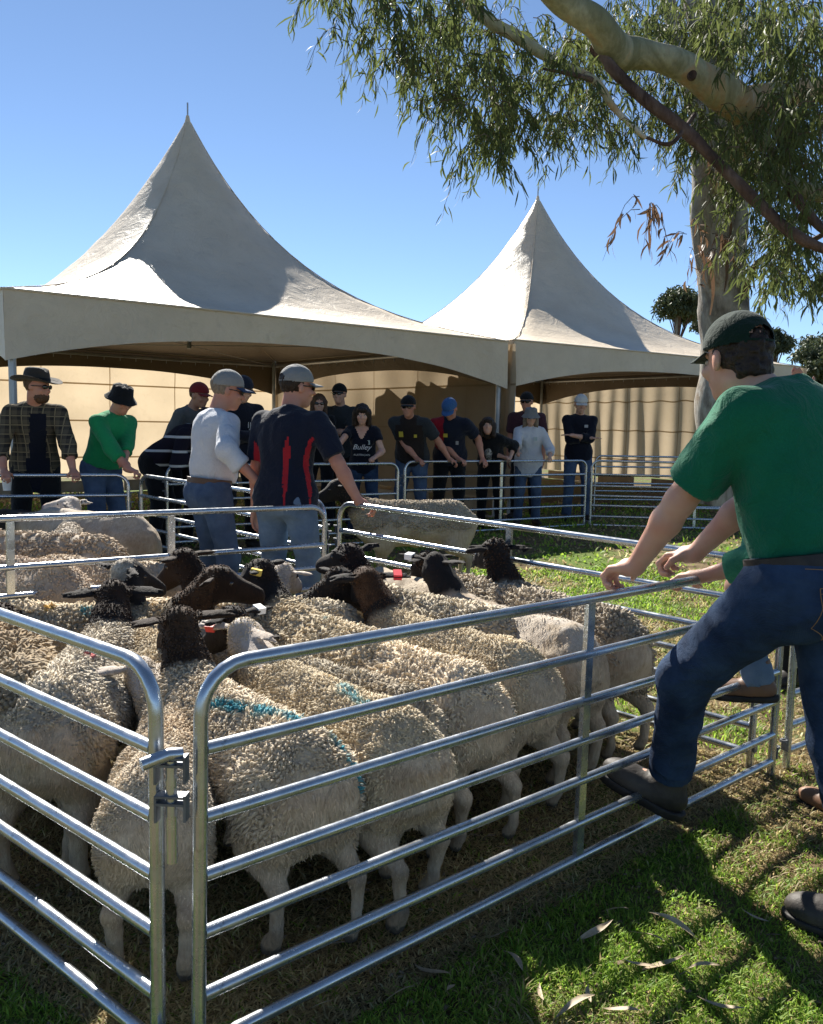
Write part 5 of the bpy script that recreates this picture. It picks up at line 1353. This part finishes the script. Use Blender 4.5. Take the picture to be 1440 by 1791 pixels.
p = person('man in a black cap and brown vest with yellow shoulder patches', px(722, 10.45), 10.45, 170, 1.76, 27, hands=(rail_at(*P8, 731, .98), rail_at(*P8, 787, .98)), head=(0, -6), skinm='ruddy',
    shirt=[VEST, (GREYTEE, lambda L: (np.abs(L[:, 0]) > .165) | (L[:, 2] > .46) & (np.abs(L[:, 0]) > .1))], sleeve='short', hem=-.06, trousers=JEAN, hat=('cap', BLK), hair=('short', HAIRG), glasses=GLASSM, build=1.14, belly=1.05, group=FWD)
badge(p, .05, .07, .085, .37, YELB, .150, 'yellow_patch'); badge(p, .035, .04, -.085, .35, YELB, .150, 'yellow_crest')
RED2 = cloth('red_polo_knit', (.30, .012, .025))
p = person('man in a red and navy polo with a blue cap, looking down', px(788, 10.75), 10.75, 176, 1.79, 30, hands=(rail_at(*P8, 803, .98), rail_at(*P8, 844, .98)), head=(-18, -38), skinm='ruddy',
    shirt=[NAVY, (RED2, lambda L: (L[:, 0] > .075) & (L[:, 2] > .16))], sleeve='short', hem=-.06, trousers=BLK, hat=('cap', cloth('blue_cap_cloth', (.03, .09, .24), (.05, .14, .32))), hair=('short', HAIRD), build=1.13, belly=1.0, group=FWD)
badge(p, .05, .05, .05, .37, YELB, .150, 'yellow_patch'); badge(p, .035, .05, -.09, .27, PRG, .150, 'name_card')
SCARF = simple('patterned_scarf', (.02, .02, .02), (.45, .43, .40), 45, .9)
p = person('dark haired woman in glasses and patterned scarf, leaning low on the rail', px(862, 11.15), 11.15, 165, 1.60, 40, hands=(rail_at(*P8, 884, 1.0), rail_at(*P8, 893, 1.0)), head=(10, 10), skinm='fair', shirt=BLK, sleeve='rolled', hem=-.10, trousers=BLK, hair=('bob', HAIRD), fem=True, build=1.12, group=FWD)
S_ = SDF(); S_.cap(p['tp'](-.05, .04, .47), p['tp'](0, .14, .30), .035, .045).cap(p['tp'](.05, .04, .47), p['tp'](0, .14, .30), .035, .045).cap(p['tp'](0, .14, .32), p['tp'](0, .15, .18), .045, .03)
V, Q = S_.mesh(.01); link('scarf', mesh_np('scarf', creases(V, vnormals(V, Q), .006, 14, 3), Q, None, [SCARF]), p['e'])
p = person('woman in a loose white shirt, grey bucket hat and sunglasses', px(926, 11.5), 11.5, 178, 1.60, 8, hands=(rail_at(*P8, 905, .99), rail_at(*P8, 962, .99)), head=(0, -10), skinm='fair', shirt=WHT, sleeve='rolled', hem=-.20, trousers=JEAN,
    hat=('bucket', cloth('grey_hat_cloth', (.22, .22, .22))), hair=('long', HAIRG), glasses=GLASSM, fem=True, build=1.12, group=FWD)
badge(p, .05, .05, -.07, .36, TAGB, .150, 'name_card')
p = person('man in a maroon shirt and black cap behind the woman in white', px(922, 12.25), 12.25, 160, 1.84, 3, head=(0, -5), skinm='ruddy', shirt=cloth('maroon_shirt', (.075, .03, .04)), sleeve='short', hem=-.06, trousers=BLK, hat=('cap', BLK), hair=('short', HAIRG), glasses=GLASSM, build=1.12, group=FWD)
p = person('young man in a navy top and white cap with folded arms', px(1013, 12.2), 12.2, 178, 1.82, 0, hands=('fold', 'fold'), head=(0, -14), skinm='fair', shirt=NAVY2, sleeve='rolled', hem=-.10, trousers=JEAN, hat=('cap', cloth('white_cap_cloth', (.62, .61, .58))), hair=('curly', HAIRD), group=FWD, h=.0115)
badge(p, .05, .04, -.07, .36, PRG, .152, 'name_card')
# second person on the near panel, mostly hidden by the man in the polo
f2 = np.array(rail_at(CN, CE, 1300, .52))
p = person('person in a pale green shirt, pale jeans and tan boots, mostly hidden', 1.52, 2.98, 40, 1.50, 34, z0=0, hands=(rail_at(CN, CE, 1262, .88), rail_at(CN, CE, 1222, .88)),
    feet=(None, (f2[0] + .05, f2[1] - .03, .475, (-.85, .45, -.10))), head=(0, -30), skinm='fair', shirt=cloth('pale_green_shirt', (.06, .30, .17)), sleeve='rolled', hem=.04, trousers=JEANL, hair=('short', HAIRB), h=.008,
    boots=simple('tan_boot_leather', (.22, .12, .07), (.16, .085, .05), 12, .5, 0, .2, 50), group=FWD, knees=(None, np.array([-.5, .6, .7])))
p = person('person at the right edge in a white cap raising an open hand', px(1452, 4.7), 4.7, 150, 1.62, 4, hands=(tuple(at(1412, 690, 4.5)), None), head=(-20, 0), skinm='ruddy', shirt=cloth('checked_lilac_shirt', (.40, .36, .48), (.25, .23, .35)), sleeve='rolled', hem=-.05, trousers=BLK,
    hat=('cap', cloth('white_cap_cloth_two', (.65, .65, .63))), hair=('short', HAIRG), h=.008, grip=False, handup=(1, 0), elbows=(np.array([.6, .2, -.8]), None))
# ================================================================= TURF, STRAW, FALLEN LEAVES
def blade_mat():
    t = NT('grass_blade'); c = t.attr(); t.set(c, .55, 0, .35)
    x = t.n('ShaderNodeBsdfTranslucent'); t.l(c, x.inputs[0]); mx = t.n('ShaderNodeMixShader'); mx.inputs[0].default_value = .58
    t.l(t.p.outputs[0], mx.inputs[1]); t.l(x.outputs[0], mx.inputs[2]); t.l(mx.outputs[0], t.out.inputs[0]); return t.m
BLADE = blade_mat()
rg = np.random.default_rng(21)
def inpen(x, y):
    a = ((x - CN[0]) * -.668 + (y - CN[1]) * .745) > -.05; b = ((x - CN[0]) * .60 + (y - CN[1]) * .77) > -.05
    c = ((x - CE[0]) * .687 + (y - CE[1]) * .727) < .1; return a & b & c
def turf(name, n, x0, x1, y0, y1, label, Lr, Wr, keep, flat=0.0, near=True):
    x = rg.uniform(x0, x1, n); y = rg.uniform(0, 1, n); y = y0 + (y1 - y0) * y ** (1.7 if near else 1.0)
    ok = (abs(x) < y * .56 + .35) & keep(x, y); x, y = x[ok], y[ok]
    P = np.stack([x, y, 0 * x], 1); pn = fbm(P * 2.2, 77, 3); cl = vnoise(P * 13, 31); green = np.clip(.74 + pn * 1.0, 0, 1)
    ip = inpen(x, y); green = np.where(ip, np.clip(green - .95, 0, 1), green)
    L = Lr * rg.uniform(.45, 1.3, len(x)) * (1 + .45 * cl) * (1 + .8 * np.clip(vnoise(P * 4, 9), 0, 1)); W = Wr * rg.uniform(.6, 1.3, len(x)) * (1 + y * .10)
    az = rg.uniform(0, 6.283, len(x)); lay = flat + (1 - green) * .45
    tilt = np.clip(rg.normal(.45, .3, len(x)) + lay, 0, 1.45)
    o = np.stack([np.cos(az) * np.sin(tilt), np.sin(az) * np.sin(tilt), np.cos(tilt)], 1); s = np.stack([-np.sin(az), np.cos(az), 0 * az], 1)
    tw = rg.normal(0, .5, len(x))[:, None]; s = s + np.array([0, 0, 1.0]) * tw * .4
    b = np.stack([x, y, gz(x, y) + .001], 1); bend = np.stack([np.cos(az), np.sin(az), -.6 + 0 * az], 1) * (L * .35)[:, None]
    rows = [b - s * W[:, None] / 2, b + s * W[:, None] / 2]; m = b + o * (L * .55)[:, None] + bend * .25; rows += [m - s * W[:, None] * .4, m + s * W[:, None] * .4]; rows.append(b + o * L[:, None] + bend)
    V = np.stack(rows, 1).reshape(-1, 3); k = (np.arange(len(x)) * 5)[:, None]
    g1, g2, d1, d2 = (np.array(c) for c in ((.13, .27, .022), (.36, .48, .075), (.62, .50, .25), (.30, .22, .11)))
    r1 = rg.random((len(x), 1)); isg = rg.random(len(x)) < green * .9 + .03
    C = np.where(isg[:, None], g1 * (1 - r1) + g2 * r1, d1 * (1 - r1) + d2 * r1) * (1 + .2 * rg.normal(0, 1, (len(x), 1)))
    tag(link(name, mesh_np(name, V, k + np.array([[0, 1, 3, 2]]), k + np.array([[2, 3, 4]]), [BLADE], True, np.repeat(np.clip(C, .004, .6), 5, 0))), label, kind='stuff')
yes = lambda x, y: np.ones(len(x), bool)
turf('grass', 200000, -1.6, 2.6, 1.45, 3.6, 'short lawn with green and straw coloured patches', .021, .0036, yes)
turf('grass', 110000, -3.2, 4.4, 3.4, 8.0, 'lawn further off, lit green behind the pen', .036, .0055, lambda x, y: (x > -.2 - (y - 3.4) * .5) , near=False)
turf('grass', 22000, -7, 8, 7.5, 15, 'shaded lawn under the tents and round the big tree', .05, .012, yes, near=False)
turf('straw', 36000, -2.2, 2.2, 1.7, 4.8, 'trampled straw and dry stalks inside the sheep pen', .055, .0032, inpen, flat=1.0)
leaf_brown = leafmat('fallen_leaf', (.52, .43, .31), (.34, .26, .17), .15)
FL = []
for k in range(5):
    m = MB(); V = []
    for i in range(9):
        t = i / 8; w = .5 * math.sin(math.pi * min(1, t * 1.02 + .02)) ** .8 * (1.15 - .4 * t); x = .10 * math.sin(t * 2.6 + k) ; z = .07 * math.sin(t * 3.1 + k * .7) + .05
        V += [(x - w * .17, t - .5, z + .035 * w), (x, t - .5, z - .01), (x + w * .17, t - .5, z + .035 * w)]
    m.add(V, [[3 * i + a, 3 * i + a + 1, 3 * i + a + 4, 3 * i + a + 3] for i in range(8) for a in (0, 1)])
    o = m.build('fallen_leaf', leaf_brown, None); FL.append(o.data); bpy.data.objects.remove(o)
def GP3(px_, py_): g = GP(px_, py_, .015); return g
spots = [(1175, 1628, 95, .9), (1130, 1645, 70, .3), (1155, 1665, 75, -.9), (1118, 1690, 65, 1.1), (1165, 1692, 95, -1.45), (1040, 1632, 85, -1.3), (1075, 1600, 70, .1), (790, 1738, 60, -.8), (757, 1705, 90, .4), (948, 1742, 50, -.2),
         (895, 1690, 75, .1), (1005, 1776, 90, 1.5), (1085, 1775, 70, .6), (1033, 1745, 55, -.5), (1320, 1605, 50, .9), (1230, 1700, 60, 1.2), (700, 1750, 60, 1.2), (560, 1770, 60, .4), (870, 1640, 45, 1.4), (1260, 1760, 80, .9),
         (1330, 1480, 45, .6), (1180, 1480, 50, 1.3), (1090, 1570, 55, -.4), (985, 1690, 45, .8), (740, 1640, 40, .2), (1290, 1545, 45, -.7)]
spots = spots[:20]
WH = ['long bent leaf lying alone on the sunlit grass, middle right', 'short leaf pointing up left of the bright grass patch', 'pale leaf tilted across the shadow line', 'thick curled leaf at the left end of the small leaf group', 'long straight leaf at the bottom of the small leaf group', 'narrow leaf lying flat in the shade below the sheep legs', 'thin dark leaf in the shade under the raised boot', 'leaf standing on edge in dark grass beside the bottom rail', 'long leaf in dark grass closest under the bottom rail', 'short pale leaf upright on the bright grass bottom centre', 'curved leaf with a hooked tip in a small sunny patch', 'broad leaf flat at the bottom edge of the photo', 'leaf beside the broad flat one at the bottom edge', 'small leaf just above the broad flat one', 'small pale leaf near the standing boot', 'leaf on the bright turf low at the right', 'leaf in deep shade at the bottom left of centre', 'leaf in dark grass nearest the corner posts', 'small leaf between two patches of sun under the rails', 'leaf farthest right along the bottom edge']
for i, (a, b_, L, r) in enumerate(spots):
    g = GP3(a, b_); o = link('fallen_leaf', FL[i % 5]); sc = L / FPX * float(np.hypot(g[1], 1.42)) * .85
    o.location = (g[0], g[1], gzf(*g) + .022); o.scale = (sc, sc, sc); o.rotation_euler = (rg.normal(0, .25), rg.normal(0, .2), r + .3)
    tag(o, WH[i], 'leaf', 'fallen gum leaves on the grass')

# small litter: bark crumbs, pellets and twig bits, too many to count
m = MB(); xs_ = rg.uniform(-1.8, 2.4, 1500); ys_ = 1.7 + rg.random(1500) ** 1.4 * 4
for x, y in zip(xs_, ys_):
    if abs(x) > y * .56 + .2: continue
    z = gzf(x, y) + .006; k_ = rg.random(); a = rg.uniform(0, 6.28)
    if k_ < .55: m.tube([(x, y, z), (x + .012 * math.cos(a), y + .012 * math.sin(a), z + .002)], [.0045, .003], 5)
    elif k_ < .9: L = rg.uniform(.02, .07); m.tube([(x, y, z), (x + L * .5 * math.cos(a), y + L * .5 * math.sin(a), z + .006), (x + L * math.cos(a + .3), y + L * math.sin(a + .3), z)], [.0016, .0018, .001], 4, cap=False)
    else: m.box((x, y, z), (.022, .012, .003), np.array(Matrix.Rotation(a, 3, 'Z')))
tag(m.build('litter', simple('bark_crumbs', (.10, .07, .045), (.22, .17, .11), 3, .9)), 'bark crumbs, droppings and twig bits scattered over the turf', kind='stuff')
